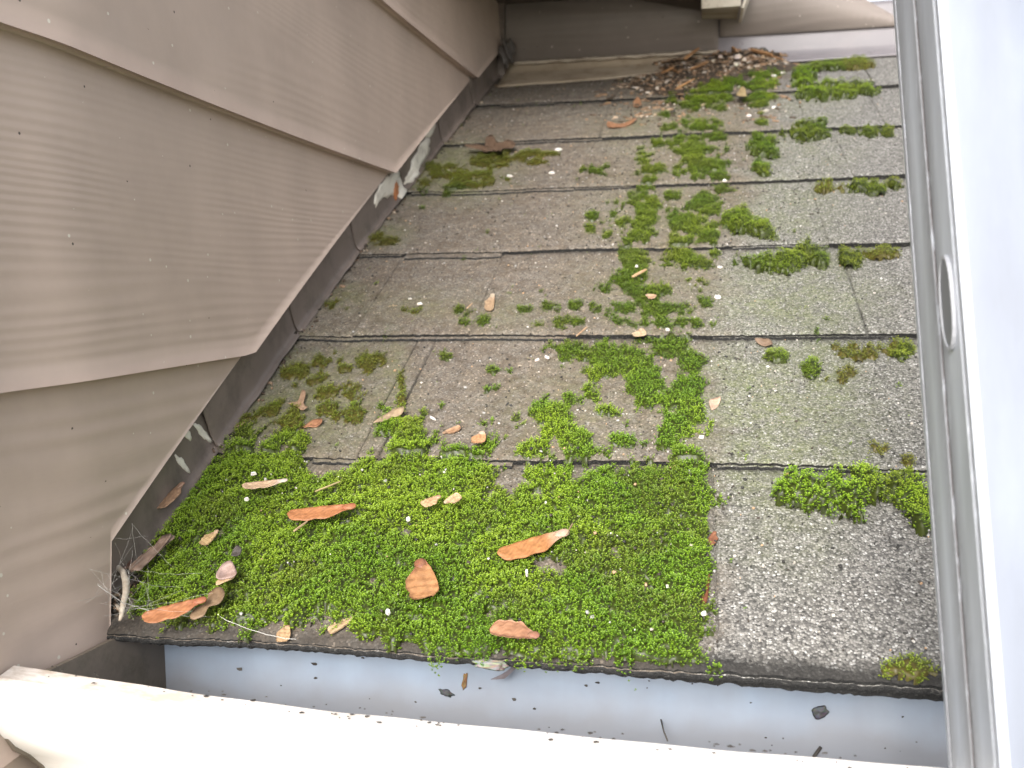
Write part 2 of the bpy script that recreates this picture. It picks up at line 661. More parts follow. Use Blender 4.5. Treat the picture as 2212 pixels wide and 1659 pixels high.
def rear_board(x0, x1, zb, zt, rake=True, dy=0.0):
    xs = np.linspace(x0, x1, 40)
    vs = []
    for x in xs:
        top = zt
        if rake:
            top = min(zt, max(zb + .001, .5085 - .66 * (x - .5375)))
        lean = .007 * (top - zb) / (zt - zb)
        for yy, z in ((YB - .011 - dy, zb), (YB - .011 + lean - dy, top), (YB + .001 + lean * .7, top), (YB + .001, zb)):
            vs.append((x, yy, z))
    n = len(xs)
    i = np.arange(n - 1) * 4
    f = [np.stack([i + a, i + 4 + a, i + 4 + (a + 1) % 4, i + (a + 1) % 4], 1) for a in range(4)]
    f.append(np.array([[0, 1, 2, 3], [4 * n - 1, 4 * n - 2, 4 * n - 3, 4 * n - 4]]))
    return mesh_np('siding_board', vs, [np.concatenate(f)], sm=False)


def tilt_board(o, z):
    return o


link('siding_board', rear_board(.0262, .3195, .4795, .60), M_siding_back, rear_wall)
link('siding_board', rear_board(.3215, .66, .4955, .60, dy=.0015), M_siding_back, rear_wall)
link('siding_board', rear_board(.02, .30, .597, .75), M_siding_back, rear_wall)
bm = bmesh.new()
box_bm(bm, (float(wx(.9)) - .004, YB - .02, .455), (float(wx(.9)) + .0125, YB - .0005, .75), bevel=.0015)
link('corner_trim', bm_mesh('corner_trim', bm), M_flash, rear_wall)
# sheathing behind, cut along the rake
bm = bmesh.new()
pts = [(-.02, .40), (.70, .40), (.655, .425), (.5335, .506), (.30, .66), (.30, .76), (-.02, .76)]
f1 = [bm.verts.new((x, YB + .0075, z)) for x, z in pts]
f2 = [bm.verts.new((x, YB + .09, z)) for x, z in pts]
bm.faces.new(f1)
bm.faces.new(f2[::-1])
for i in range(len(pts)):
    j = (i + 1) % len(pts)
    bm.faces.new((f1[j], f1[i], f2[i], f2[j]))
link('wall_sheathing', bm_mesh('wall_sheathing', bm), M_soffit, rear_wall)

# soffit, fascia and beam end over the rear wall
over = empty('roof_overhang', 'dark overhang above the left part of the rear wall, its unseen slabs shaped to shade it', 'roof overhang', (.15, .86, .56))
bm = bmesh.new()
pts = [(.215, .5490), (.2962, .5300), (.2962, .5555), (.215, .5555)]
for lo, hi in (((0.0), (0.0)),):
    f1 = [bm.verts.new((x, .845, z)) for x, z in pts]
    f2 = [bm.verts.new((x, .8900, z)) for x, z in pts]
    bm.faces.new(f1)
    bm.faces.new(f2[::-1])
    for i in range(4):
        j = (i + 1) % 4
        bm.faces.new((f1[j], f1[i], f2[i], f2[j]))
link('rake_board', bm_mesh('rake_board', bm), M_soffit, over)
bm = bmesh.new()
box_bm(bm, (.02, .46, .556), (.296, .8915, .575))  # soffit out of view, set low and deep to shade the rear wall
link('shading_soffit', bm_mesh('shading_soffit', bm), M_soffit, over)
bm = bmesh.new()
box_bm(bm, (.0, .44, .641), (.37, 1.0, .67))  # unseen slab added above to darken the rear left corner
link('shading_deck', bm_mesh('shading_deck', bm), M_soffit, over)

beam = empty('beam_end', 'rotting pale wooden beam end sticking out under the overhang', 'beam', (.318, .86, .52))
bm = bmesh.new()
box_bm(bm, (.2975, .828, .5165), (.3435, .893, .585), bevel=.0018)
for v in bm.verts:
    if v.co.z < .53:
        v.co.z += .0022 * math.sin(v.co.x * 300) + .004 * (v.co.x - .3) / .04 * -0.6
bmesh.ops.subdivide_edges(bm, edges=bm.edges[:], cuts=2, use_grid_fill=True)
link('beam', bm_mesh('beam', bm), M_oldwood, beam)
bm = bmesh.new()
box_bm(bm, (.2965, .8262, .5135), (.3445, .8285, .5262), bevel=.0006)
link('paint_strip', bm_mesh('paint_strip', bm), M_trimpaint, beam)
bm = bmesh.new()
vs = [(.3450, .826, .511), (.3485, .826, .511), (.3665, .826, .560), (.3620, .826, .560)]
f1 = [bm.verts.new(v) for v in vs]
f2 = [bm.verts.new((v[0], .8925, v[2])) for v in vs]
bm.faces.new(f1)
bm.faces.new(f2[::-1])
for i in range(4):
    j = (i + 1) % 4
    bm.faces.new((f1[j], f1[i], f2[i], f2[j]))
link('side_trim', bm_mesh('side_trim', bm), M_trimpaint, beam)

# ------------------------------------------------------------------ rear flashing (two pieces)


def rear_flash(name, label, x0, x1, zt, v0l, v0r, mat, dy):
    o = empty(name, label, 'flashing', ((x0 + x1) / 2, YB - .01, .47), 'rear wall flashings')
    xs = np.linspace(x0, x1, 40)
    vs = []
    prof_n = 0
    for i, x in enumerate(xs):
        t = i / (len(xs) - 1)
        v0 = v0l + (v0r - v0l) * t + .0015 * math.sin(x * 31) + .0008 * math.sin(x * 97)
        pr = []
        pr.append((YB - .0005 - dy, zt))
        pr.append((YB - .0022 - dy, zt - .006))
        vt = (YB - .006) / CA
        top = rp(x, vt, .010)
        pr.append((top[1], top[2]))
        for w, vv in ((.0042, vt - .006), (.0030, vt - .014), (.0026, v0 + .01), (.0024, v0 + .001), (.0016, v0), (.0005, v0 + .0003)):
            q = rp(x, vv, w + dy)
            pr.append((q[1], q[2]))
        prof_n = len(pr)
        vs += [(x, y, z) for y, z in pr]
    n = len(xs)
    f = grid_faces(n, prof_n, flip=True)
    me = mesh_np('flashing_sheet', vs, [f])
    s = link('flashing_sheet', me, mat, o)
    md = s.modifiers.new('thick', 'SOLIDIFY')
    md.thickness = .0006
    return o


rear_flash('rear_flashing', 'tan stained flashing at the foot of the rear wall by the corner', .0315, .335, .515, .9415, .972, M_flash_back, 0.0)
rear_flash('rear_flashing', 'pale shiny flashing at the foot of the rear wall beside the ladder', .300, .68, .530, .9795, .992, M_flash_right, .0009)
# hem line along the siding foot on the left
hem = empty('drip_strip', 'stained pale metal hem under the left rear siding board', 'trim strip', (.18, .89, .478))
xs = np.linspace(.045, .318, 60)
vs = []
for x in xs:
    wv = .0006 * math.sin(x * 140) + .0004 * math.sin(x * 410)
    for y, z in ((.8925, .4790 + wv), (.8895, .4775 + wv), (.8885, .4745 + wv), (.8925, .4735 + wv)):
        vs.append((x, y, z))
n = len(xs)
i = np.arange(n - 1) * 4
f = np.concatenate([np.stack([i + a, i + 4 + a, i + 4 + (a + 1) % 4, i + (a + 1) % 4], 1) for a in range(4)])
link('strip', mesh_np('strip', vs, [f]), mat_metal_paint('hem_paint', (.42, .36, .29), .4, (.10, .075, .05), .9), hem)

# ------------------------------------------------------------------ roof shingles
UR = .86                                        # right end of the modelled roof
J = {0: [.2975], 1: [.0900, .1035], 2: [.040, .1288, .4005], 3: [.392], 4: [.43],
     5: [.0797, .1865, .4045, .482], 6: [.4935], 7: [.3]}
JDEEP = {.2975: .5, .040: .6, .1288: .4, .392: .2, .43: .15, .4045: .35, .1865: .5, .0797: .6}
# which tabs carry a second laminated layer peeping out under the butt (course: [(u0,u1,how far)])
LAM = {0: [(.0, .9, .0010)], 1: [(-.02, .062, .0), (.062, .185, .0035), (.300, .44, .002)],
       2: [(-.02, .20, .0035), (.30, .42, .001)], 3: [(.0, .04, .002), (.0435, .1285, .0075), (.318, .392, .002)],
       4: [(.01, .175, .0045), (.175, .23, .002)], 5: [(.06, .19, .0035)], 6: [(.05, .12, .004)]}
shingle_roof = empty('shingle_roof', 'weathered grey asphalt shingle roof sloping up between the two walls', 'roof', (.25, 0, 0))


def sag(u, v):
    return .0016 * (fbm(u * 14 + 3, v * 14 + 9, 3, 3) - .5)


def butt_line(k, u):
    """wavering lower edge of a course"""
    d = .0042 * (fbm(u * 11 + k * 7.3, u * 0 + k, 21, 2) - .5) + .0011 * (vnoise(u * 420, u * 0 + k, 23) - .5) + .0006 * (vnoise(u * 1100, u * 0 + k, 29) - .5)
    if k == 4:
        d = d + .004 * np.exp(-((u - .02) / .03) ** 2) - .002 * np.exp(-((u - .07) / .03) ** 2)
    if k == 6:
        d = d + .006 * sstep(.35, .05, u)
    return d


def tab_h(k, u):
    h = 0 * u
    edges = [-1] + J.get(k, []) + [9]
    for i in range(len(edges) - 1):
        h = np.where((u >= edges[i]) & (u < edges[i + 1]), (.0007 if i % 2 else 0.0) + .0003 * ((i * 7 + k * 3) % 3), h)
    return h


def roof_w(u, v):
    """top of the shingles above the nominal roof plane"""
    u = np.asarray(u, float)
    v = np.asarray(v, float)
    k = np.clip(np.floor((v + .0002) / EXPO), 0, 7)
    f = v / EXPO - k
    return RT * .9 * (1 - f) - .0012 + sag(u, v)


def ell(x, y, cx, cy, rx, ry, soft=.5):
    return 1 - sstep(1 - soft, 1 + soft, np.hypot((x - cx) / rx, (y - cy) / ry))


def dirt_cols(u, v):
    x, y = topx(u, v, .002)
    n = fbm(u * 40, v * 40, 51, 4) - .5
    # the left two thirds are dusted brown, the drip line on the right is washed clean
    edge = np.interp(y, [100, 200, 300, 450, 600, 740, 1000, 1420], [1700, 1690, 1660, 1600, 1560, 1540, 1530, 1520])
    dust = 1 - sstep(-70, 60, x - edge + n * 150)
    dust = dust * .9 + .10 * (n + .5)
    dust = np.maximum(dust * (.72 + .5 * fbm(u * 25, v * 25, 57, 3)), 0)
    dust = np.clip(dust, 0, 1)
    alg = np.zeros_like(u)
    for (cx, cy, rx, ry, s) in [(1690, 900, 200, 190, 1.0), (1720, 640, 170, 90, .95), (1700, 450, 140, 80, .6), (1720, 330, 120, 60, .4),
                                (1680, 1160, 130, 110, .45), (960, 365, 130, 60, .9), (700, 850, 160, 110, .75), (820, 505, 60, 30, .7),
                                (560, 900, 100, 70, .8), (740, 640, 60, 30, .6), (1250, 900, 200, 120, .35), (1420, 640, 180, 100, .35),
                                (900, 660, 200, 40, .3), (1450, 450, 150, 90, .4), (1450, 280, 150, 60, .4), (1750, 230, 90, 30, .35),
                                (1330, 450, 90, 80, .3), (640, 780, 60, 40, .6), (1100, 680, 120, 40, .3), (850, 800, 30, 90, .7),
                                (1900, 850, 70, 150, .3)]:
        alg = np.maximum(alg, s * ell(x, y, cx, cy, rx, ry, .8))
    alg = np.clip(alg * (1.15 + 2.0 * n), 0, 1)
    # clean wet zone on the far right
    return dust, alg


def course(k):
    v0, v1 = k * EXPO, (k + 1) * EXPO + .012
    if k == 7:
        v1 = v0 + .05
    step = .0016
    uu = np.concatenate([np.arange(-.008, .56, step), np.arange(.56, UR + .001, .012)])
    for j in J.get(k, []):                       # doubled columns make a crisp cut
        uu = np.concatenate([uu, [j - .0007, j - .0002, j + .0002, j + .0007]])
    uu = np.sort(uu)
    nv = int((v1 - v0) / step)
    tt = np.linspace(0, 1, nv)
    U = np.repeat(uu[:, None], nv, 1)
    bl = butt_line(k, uu)
    V = (v0 + bl)[:, None] + (v1 - v0 - bl)[:, None] * tt[None, :]
    f = (V - v0) / EXPO
    edge = np.exp(-(V - (v0 + bl)[:, None]) / .0012)
    W = RT * .9 * (1 - f) - .0012 + sag(U, V) + tab_h(k, U) * np.clip(1 - f, 0, 1)
    W = W + .0007 * (vnoise(U * 500, V * 500, 61) - .5) + .0006 * (vnoise(U * 900, V * 900, 63) - .5) - .0012 * edge
    jd = np.zeros_like(U)
    for j in J.get(k, []):
        slot = np.exp(-((U - j) / .0006) ** 2)
        wob = .3 + .7 * fbm(V * 60, U * 0 + j * 50, 71, 2)
        jd = np.maximum(jd, slot * wob * JDEEP.get(j, 1.0))
    W = W - jd * .0022
    dust, alg = dirt_cols(U, V)
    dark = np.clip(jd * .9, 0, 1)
    dark = np.maximum(dark, .8 * np.exp(-((k + 1) * EXPO - V).clip(0) / .0022) * (V <= (k + 1) * EXPO + .002))   # shadow line painted below the butt above
    if k == 0:                                  # wet black lower margin at the eave, edge shading painted in
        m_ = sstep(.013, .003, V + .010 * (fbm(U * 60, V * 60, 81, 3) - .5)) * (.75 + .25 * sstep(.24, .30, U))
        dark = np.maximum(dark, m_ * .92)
    P = np.stack([U, V * CA - W * SA, V * SA + W * CA], -1).reshape(-1, 3)
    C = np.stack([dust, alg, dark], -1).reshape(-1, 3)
    n = len(uu)
    F = grid_faces(n, nv, flip=True)
    # butt face
    th = RT + (.0022 if k == 0 else .0004)
    nb = 4
    fu = uu
    vb = v0 + bl
    bv, bc = [], []
    for q in range(nb):
        t = q / (nb - 1)
        wtop = W[:, 0]
        ww = wtop - (th + (.0035 * sstep(.22, .36, fu) if k == 0 else 0)) * t
        vj = vb + .0004 * (vnoise(fu * 700, fu * 0 + q, 91 + k) - .5) * (q > 0) + (.0010 * t if k == 0 else .0004 * t)
        bv.append(np.stack([fu, vj * CA - ww * SA, vj * SA + ww * CA], -1))
    bv = np.stack(bv, 1).reshape(-1, 3)
    FB = grid_faces(n, nb, off=len(P))
    verts = [P, bv]
    cols = [C, np.tile([.1, .0, .6], (len(bv), 1))]
    faces = [F, FB]
    mi = [np.zeros(len(F)), np.ones(len(FB))]
    off = len(P) + len(bv)
    for (a, b, d) in LAM.get(k, []):             # the laminated under-layer
        if d <= 0:
            continue
        lu = np.arange(a, min(b, UR), .0018)
        bl2 = butt_line(k, lu) - d * (.75 + .5 * fbm(lu * 30, lu * 0 + k, 95, 2))
        rows = [(bl2 + .02, .0022), (bl2 + .004, .0022), (bl2 + .0007, .0021), (bl2, .0015), (bl2 + .0003, -.0008)]
        vs = []
        for dv, ww in rows:
            v_ = v0 + dv
            w_ = ww - .0016 + sag(lu, v_) + .0005 * (vnoise(lu * 600, v_ * 600, 97) - .5)
            vs.append(np.stack([lu, v_ * CA - w_ * SA, v_ * SA + w_ * CA], -1))
        vs = np.stack(vs, 1).reshape(-1, 3)
        f_ = grid_faces(len(lu), len(rows), off=off, flip=False)
        du, al = dirt_cols(lu, 0 * lu + v0)
        cc = np.repeat(np.stack([du, al, 0 * du + .15], -1)[:, None], len(rows), 1).reshape(-1, 3)
        verts.append(vs)
        cols.append(cc)
        faces.append(f_)
        rowi = np.tile(np.arange(len(rows) - 1), len(lu) - 1)
        mi.append((rowi >= 2).astype(float))
        off += len(vs)
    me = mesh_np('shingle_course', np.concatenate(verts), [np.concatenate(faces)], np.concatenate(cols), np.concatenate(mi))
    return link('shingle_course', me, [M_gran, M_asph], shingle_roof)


for k in range(8):
    course(k)
# starter strip / sheathing under the shingles
bm = bmesh.new()
d = [rp(-.01, .010, -.0042), rp(UR, .010, -.0042), rp(UR, 1.03, -.0042), rp(-.01, 1.03, -.0042)]
d2 = [rp(-.01, .010, -.010), rp(UR, .010, -.010), rp(UR, 1.03, -.016), rp(-.01, 1.03, -.016)]
a_ = [bm.verts.new(x) for x in d]
b_ = [bm.verts.new(x) for x in d2]
bm.faces.new(a_)
bm.faces.new(b_[::-1])
for i in range(4):
    j = (i + 1) % 4
    bm.faces.new((a_[j], a_[i], b_[i], b_[j]))
link('sheathing', bm_mesh('sheathing', bm), M_deck, shingle_roof)

# ------------------------------------------------------------------ step flashing
FL = ['taupe step flashing at the eave, spotted with bare patches', 'taupe step flashing, second up from the eave',
      'taupe step flashing, third up from the eave', 'step flashing peeled to white primer at its top end',
      'step flashing with flaking edge beside the olive moss film', 'taupe step flashing below the last bend to the rear wall',
      'topmost step flashing next to the rear corner']
flash_objs = []
for k in range(7):
    v0 = k * EXPO + (.004 if k else .010)
    v1 = (k + 1) * EXPO + .03
    o = empty('step_flashing', FL[k], 'flashing', tuple(rp(0, v0, 0)), 'step flashings along the side wall')
    prof = [(.0004, .047), (.0005, .030), (.0007, .012), (.0010, .0070), (.0018, .0042), (.0030, .0028), (.0044, .0022), (.0058, .0014)]
    vs = []
    ts = np.linspace(0, 1, 60)
    for t in ts:
        v = v0 + (v1 - v0) * t
        lap = .0026 * (1 - t) * (1 - .25 * (t < .02)) + .0004
        for x, w in prof:
            yy = v * CA
            kk = (v - v0) / EXPO
            ln = .0007 * math.sin(v * 90 + k) + .0005 * math.sin(v * 210 + 2 * k)
            lean = .003 * (w / .03) * (1 if t < .01 else 0)
            q = rp(x + lap + float(wx(yy)) + ln * .6, v + lean - .12 * w * (1 - t) ** 6, w + .0012 * (1 - kk))
            vs.append(q)
    me = mesh_np('flashing_sheet', vs, [grid_faces(len(ts), len(prof))])
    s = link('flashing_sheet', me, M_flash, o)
    md = s.modifiers.new('thick', 'SOLIDIFY')
    md.thickness = .0009
    md.offset = 1
    flash_objs.append((o, v0, v1))


def patch(k, v, w, lv, lw, mat=M_bare, name='bare_patch', tilt=0., seed=0, lift=.0014):
    """flake of missing paint, a thin irregular scale on the flashing's upright leg"""
    r = random.Random(seed)
    o, v0, v1 = flash_objs[k]
    n = 22
    ring = []
    for i in range(n):
        a = 6.2832 * i / n
        rr = .75 + .4 * r.random()
        dv, dw = math.cos(a) * lv * rr, math.sin(a) * lw * rr
        dv, dw = dv * math.cos(tilt) - dw * math.sin(tilt), dv * math.sin(tilt) + dw * math.cos(tilt)
        ring.append((v + dv, w + dw))
    bm = bmesh.new()

    def P(vv, ww, h):
        t = min(1, max(0, (vv - v0) / (v1 - v0)))
        lap = .0026 * (1 - t) + .0004
        ww = max(ww, .0005)
        x = np.interp(ww, [.0014, .0022, .0028, .0042, .0070, .012, .03], [.0058, .0044, .0030, .0018, .0010, .0007, .0005])
        ln = .0007 * math.sin(vv * 90 + k) + .0005 * math.sin(vv * 210 + 2 * k)
        return rp(x + lap + float(wx(vv * CA)) + ln * .6 + h, vv, ww + .0012 * (1 - (vv - v0) / EXPO) + (h if ww < .006 else 0))
    rings = []
    for s, h in ((1, .0002), (1, lift), (.6, lift + .0001), (.25, lift + .0001)):
        rings.append([bm.verts.new(P(v + (a - v) * s, w + (b - w) * s, h)) for a, b in ring])
    for q in range(3):
        for i in range(n):
            j = (i + 1) % n
            bm.faces.new((rings[q][i], rings[q][j], rings[q + 1][j], rings[q + 1][i]))
    bm.faces.new(rings[-1])
    return link(name, bm_mesh(name, bm, True), mat, o)


patch(0, .142, .018, .0026, .0125, tilt=.45, seed=1, lift=.0012)
patch(0, .113, .017, .0024, .0095, tilt=.4, seed=2, lift=.0012)
patch(0, .127, .028, .003, .005, tilt=.3, seed=4, lift=.0012)
patch(3, .548, .020, .030, .011, tilt=-.05, seed=3)
patch(3, .520, .024, .030, .007, tilt=0.1, seed=8)
patch(3, .566, .008, .014, .010, tilt=.3, seed=9)
patch(4, .640, .014, .040, .010, tilt=.08, seed=5)
patch(4, .606, .008, .028, .006, tilt=.0, seed=6)
patch(4, .690, .027, .020, .006, tilt=.0, seed=10)
M_rust = NT('rusty_stain').done((.42, .16, .06), .7)
patch(3, .553, .011, .012, .0065, mat=M_rust, name='rust_patch', tilt=.4, seed=7, lift=.0022)

# folded lump of sealant in the rear corner
bm = bmesh.new()
bmesh.ops.create_icosphere(bm, subdivisions=4, radius=1)
for v in bm.verts:
    n_ = v.co.normalized()
    r_ = 1 + .25 * math.sin(n_.x * 7 + n_.z * 5) + .15 * math.sin(n_.y * 11 + 2)
    v.co = Vector((.0375, .872, .486)) + Vector((n_.x * .0095 * r_, n_.y * .011 * r_, n_.z * .016 * r_))
tag(link('sealant_lump', bm_mesh('sealant_lump', bm, True), mat_metal_paint('old_sealant', (.085, .075, .07), .5, (.2, .18, .16), .5)),
    'dark lump of sealant in the corner where both walls meet the roof', 'sealant')

# ------------------------------------------------------------------ gutter
gutter = empty('gutter', 'white rain gutter below the eave, its inside painted with skylight blue', 'gutter', (.2, -.03, -.04))
GX0 = .0040


def lipz(x):
    return np.interp(x, [.0, .077, .154, .2175, .28, .34, .6, .9], [.0098, .0042, .0005, -.0010, -.0018, -.0022, -.004, -.006])


xs = np.concatenate([np.linspace(GX0, .40, 70), np.linspace(.42, .9, 16)])
# rounded inside: back wall, floor, inner front
inner = [(.0405, .0075), (.0402, -.03), (.0395, -.070), (.036, -.082), (.028, -.086), (-.024, -.087), (-.030, -.084)]
innerf = [(-.0335, -.076), (-.045, -.050), (-.060, -.022), (-.0640, -.008)]
hem_ = [(-.0620, -.0045), (-.0602, -.0022), (-.0597, -.0008), (-.0602, -.0001), (-.0645, -.0006), (-.0692, -.0012), (-.0699, -.0018), (-.0702, -.0030)]
outer = [(-.0706, -.0080), (-.0710, -.0130), (-.0712, -.0185), (-.0700, -.0225), (-.0640, -.0300), (-.0560, -.0370), (-.0490, -.0450), (-.0430, -.0560), (-.0385, -.0690), (-.0345, -.0800), (-.0320, -.0885), (.0300, -.0890)]


def gut(name, pr, mat, dz=True, x0=None, dent=0):
    vs = []
    for x in xs:
        for y, z in pr:
            k = 1.0 if y < 0 else 0.0
            dn = dent * math.exp(-((x - .02) / .02) ** 2)
            zz = z + float(lipz(x)) * k * max(0, 1 + z / .09)
            yy = y + .0005 * math.sin(x * 37) * k + .0003 * math.sin(x * 120) * k
            vs.append((x, yy, zz + dn))
    s = link(name, mesh_np(name, vs, [grid_faces(len(xs), len(pr), flip=True)]), mat, gutter)
    md = s.modifiers.new('thick', 'SOLIDIFY')
    md.thickness = .0007
    md.offset = 0
    if name == 'front_panel':
        es = s.modifiers.new('es', 'EDGE_SPLIT')
        es.split_angle = math.radians(28)
    return s


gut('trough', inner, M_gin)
gut('front_panel', innerf + hem_ + outer, M_gout)
# end cap against the wall
bm = bmesh.new()
pts = [(.0430, -.0024), (.0400, -.0022), (.012, -.0018), (-.020, -.0008), (-.050, .0008), (-.055, .0060)] + [(y, z + (.008 if z > -.03 else .004)) for y, z in outer[1:-1]] + [(.030, -.0895), (.043, -.08)]
xx = .0093
cx_ = lambda y: xx - .0052 * min(1, max(0, (.012 - y) / .07))
f1 = [bm.verts.new((cx_(y) + .0016, y, z)) for y, z in pts]
f2 = [bm.verts.new((cx_(y) - .0008, y, z)) for y, z in pts]
bm.faces.new(f1)
bm.faces.new(f2[::-1])
for i in range(len(pts)):
    j = (i + 1) % len(pts)
    bm.faces.new((f1[j], f1[i], f2[i], f2[j]))
link('end_cap', bm_mesh('end_cap', bm), M_cap, gutter)
# fascia behind the gutter
bm = bmesh.new()
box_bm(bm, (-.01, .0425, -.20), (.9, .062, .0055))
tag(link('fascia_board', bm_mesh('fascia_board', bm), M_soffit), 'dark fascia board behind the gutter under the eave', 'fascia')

# ------------------------------------------------------------------ ladder
lad = empty('ladder', 'leaning aluminium ladder with streaked grey rail beside the shingles', 'ladder', (.37, -.08, 0))
# rail axis: straight line measured at its rear left edge
A0 = onplane(2046, 1659, 1, -.0775)
A1 = onplane(1925.5, 0, 1, -.0075)
ax = Vector(A1) - Vector(A0)
axn = ax.normalized()
depth = Vector((0, -1, 0))
depth = (depth - axn * depth.dot(axn)).normalized()      # towards the viewer's side
side = axn.cross(depth).normalized()
if side.x < 0:
    side = -side
B0 = Vector(A0) - axn * 1.3
RLEN = ax.length + 1.3 + 1.6
# profile (s: to the right of the outer face, d: from the rear edge to the front)
web = [(.030, .0020), (.030, .0), (.0012, .0), (.0002, .0010), (0, .0024), (0, .0050), (.0009, .0053), (.0009, .0063), (.0001, .0067), (.0001, .0180), (.0001, .0296), (.0008, .0300), (.0008, .0316), (.0008, .0326), (.0002, .0330), (.0002, .0420), (.0002, .0520),
       (.0022, .0524), (.0024, .0545), (.0022, .0560), (.0, .0564), (-.0002, .0588), (.0020, .0600)]
front = [(.0020, .0600), (.006, .0602), (.018, .0596), (.030, .0600), (.031, .059), (.031, .057), (.004, .057)]
dirtw = [0, 0, 0, 0, 0, .5, 1.0, 1.0, .5, .02, .55, 1.0, 1.0, 1.0, .6, .05, .2, 1.0, 1.0, .9, .2, 0, 0]


def rail(off, mirror=False):
    N = 120
    r0 = B0 + side * off
    vs, cs = [], []
    pr = web
    for i in range(N):
        base = r0 + axn * (RLEN * i / (N - 1))
        for (s, d), q in zip(pr, dirtw):
            vs.append(base + side * ((-s) if mirror else s) + depth * d)
            cs.append((q, 0, 0))
    f = grid_faces(N, len(pr), flip=mirror)
    w_ = link('rail', mesh_np('rail', vs, [f], cs, sm=True), M_alu, lad)
    md = w_.modifiers.new('thick', 'SOLIDIFY')
    md.thickness = .0014
    md.offset = -1
    es = w_.modifiers.new('es', 'EDGE_SPLIT')
    es.split_angle = math.radians(50)
    vs, cs = [], []
    for i in range(8):
        base = r0 + axn * (RLEN * i / 7)
        for (s, d) in front:
            vs.append(base + side * ((-s) if mirror else s) + depth * d)
            cs.append((.06, 0, 0))
    f_ = link('front_flange', mesh_np('front_flange', vs, [grid_faces(8, len(front), flip=mirror)], cs, sm=False), M_alu_front, w_)
    return w_


r1 = rail(0.0)
r2 = rail(.40, True)
# rungs: D-shaped tubes swaged through the rails
def rung(t):
    c = B0 + axn * t + depth * .0440
    prof = []
    for i in range(24):
        a = 6.2832 * i / 24
        dd, hh = math.cos(a), math.sin(a)
        d_ = (.0062 if dd > 0 else .0075) * dd
        prof.append((d_, .0150 * (abs(hh) ** .75) * (1 if hh > 0 else -1)))
    bm = bmesh.new()
    ringA = [bm.verts.new(c + side * -.0009 + depth * a + axn * b) for a, b in prof]
    ringB = [bm.verts.new(c + side * .4016 + depth * a + axn * b) for a, b in prof]
    ringC = [bm.verts.new(c + side * -.0009 + depth * a * .86 + axn * b * .93) for a, b in prof]
    ringD = [bm.verts.new(c + side * -.0003 + depth * a * .83 + axn * b * .91) for a, b in prof]
    for i in range(24):
        j = (i + 1) % 24
        bm.faces.new((ringA[i], ringA[j], ringB[j], ringB[i]))
        bm.faces.new((ringA[j], ringA[i], ringC[i], ringC[j]))
        bm.faces.new((ringC[j], ringC[i], ringD[i], ringD[j]))
    bm.faces.new(ringB[::-1])
    bm.faces.new(ringD)
    me = bm_mesh('rung', bm, False)
    at = me.color_attributes.new('tint', 'FLOAT_COLOR', 'POINT')
    for i_, q in enumerate(at.data):
        q.color = (.2, 0, 0, 1)
    rg = link('rung', me, M_alu_dark, lad)
    bm = bmesh.new()  # dark disc painted for the shade inside the recessed rung end
    pl = [bm.verts.new(c + side * -.0006 + depth * a * .84 + axn * b * .92) for a, b in prof]
    pq = [bm.verts.new(c + side * .0006 + depth * a * .64 + axn * b * .78) for a, b in prof]
    bm.faces.new(pl)
    bm.faces.new(pq[::-1])
    for i in range(24):
        j = (i + 1) % 24
        bm.faces.new((pl[j], pl[i], pq[i], pq[j]))
    link('rung_end_shade', bm_mesh('rung_end_shade', bm), M_rung_shade, rg)


# a rung end shows at photo row ~660
best = min(np.linspace(1.2, 1.8, 400), key=lambda t: abs((lambda P: 829.5 + F_PX * (CAM_R[1] @ P) / (CAM_R[2] @ P))(np.array(B0 + axn * float(t) + depth * .042) - CAM_C) - 662))
for q in range(-3, 5):
    rung(float(best) + .305 * q)

# ------------------------------------------------------------------ moss
LEAF_A = (-.9, .9)


def moss_field(u, v, blobs, polys=()):
    shrink = 1.0 if len(blobs) < 12 else 1.22
    x, y = topx(u, v, .006)
    n = fbm(u * 125, v * 62, 111, 4) - .5
    n2 = fbm(u * 340, v * 190, 131, 2) - .5
    best = np.full(np.shape(u), -1.0)
    tone = np.zeros(np.shape(u))
    for b in blobs:
        cx, cy, rx, ry, den = b[:5]
        tn = b[5] if len(b) > 5 else 0.0
        rad = np.hypot((x - cx) / rx, (y - cy) / ry) * shrink
        f = np.clip(1.35 - rad, -1, .75) / .75          # 1 at the core, 0 at 1.35 radii
        f = np.where(f > 0, f * den, f) + (n * 3.3 + n2 * 1.5) * (1.25 - .35 * den) - .16
        tone = np.where(f > best, tn, tone)
        best = np.maximum(best, f)
    for poly, den, tn in polys:
        pts = np.array(poly, float)
        inside = np.zeros(np.shape(u), bool)
        dist = np.full(np.shape(u), 1e9)
        for i in range(len(pts)):
            x1, y1 = pts[i]
            x2, y2 = pts[(i + 1) % len(pts)]
            cond = ((y1 > y) != (y2 > y)) & (x < (x2 - x1) * (y - y1) / (y2 - y1 + 1e-9) + x1)
            inside ^= cond
            dx, dy = x2 - x1, y2 - y1
            t = np.clip(((x - x1) * dx + (y - y1) * dy) / (dx * dx + dy * dy + 1e-9), 0, 1)
            dist = np.minimum(dist, np.hypot(x - x1 - t * dx, y - y1 - t * dy))
        sd_ = np.where(inside, dist, -dist)
        f = np.clip(sd_ / 26.0, -1, 1) * .8 * den + (n * 2.5 + n2 * 1.3) + .05
        tone = np.where(f > best, tn, tone)
        best = np.maximum(best, f)
    return best, tone


GAPS = []     # darker holes inside the mat (px ellipse)


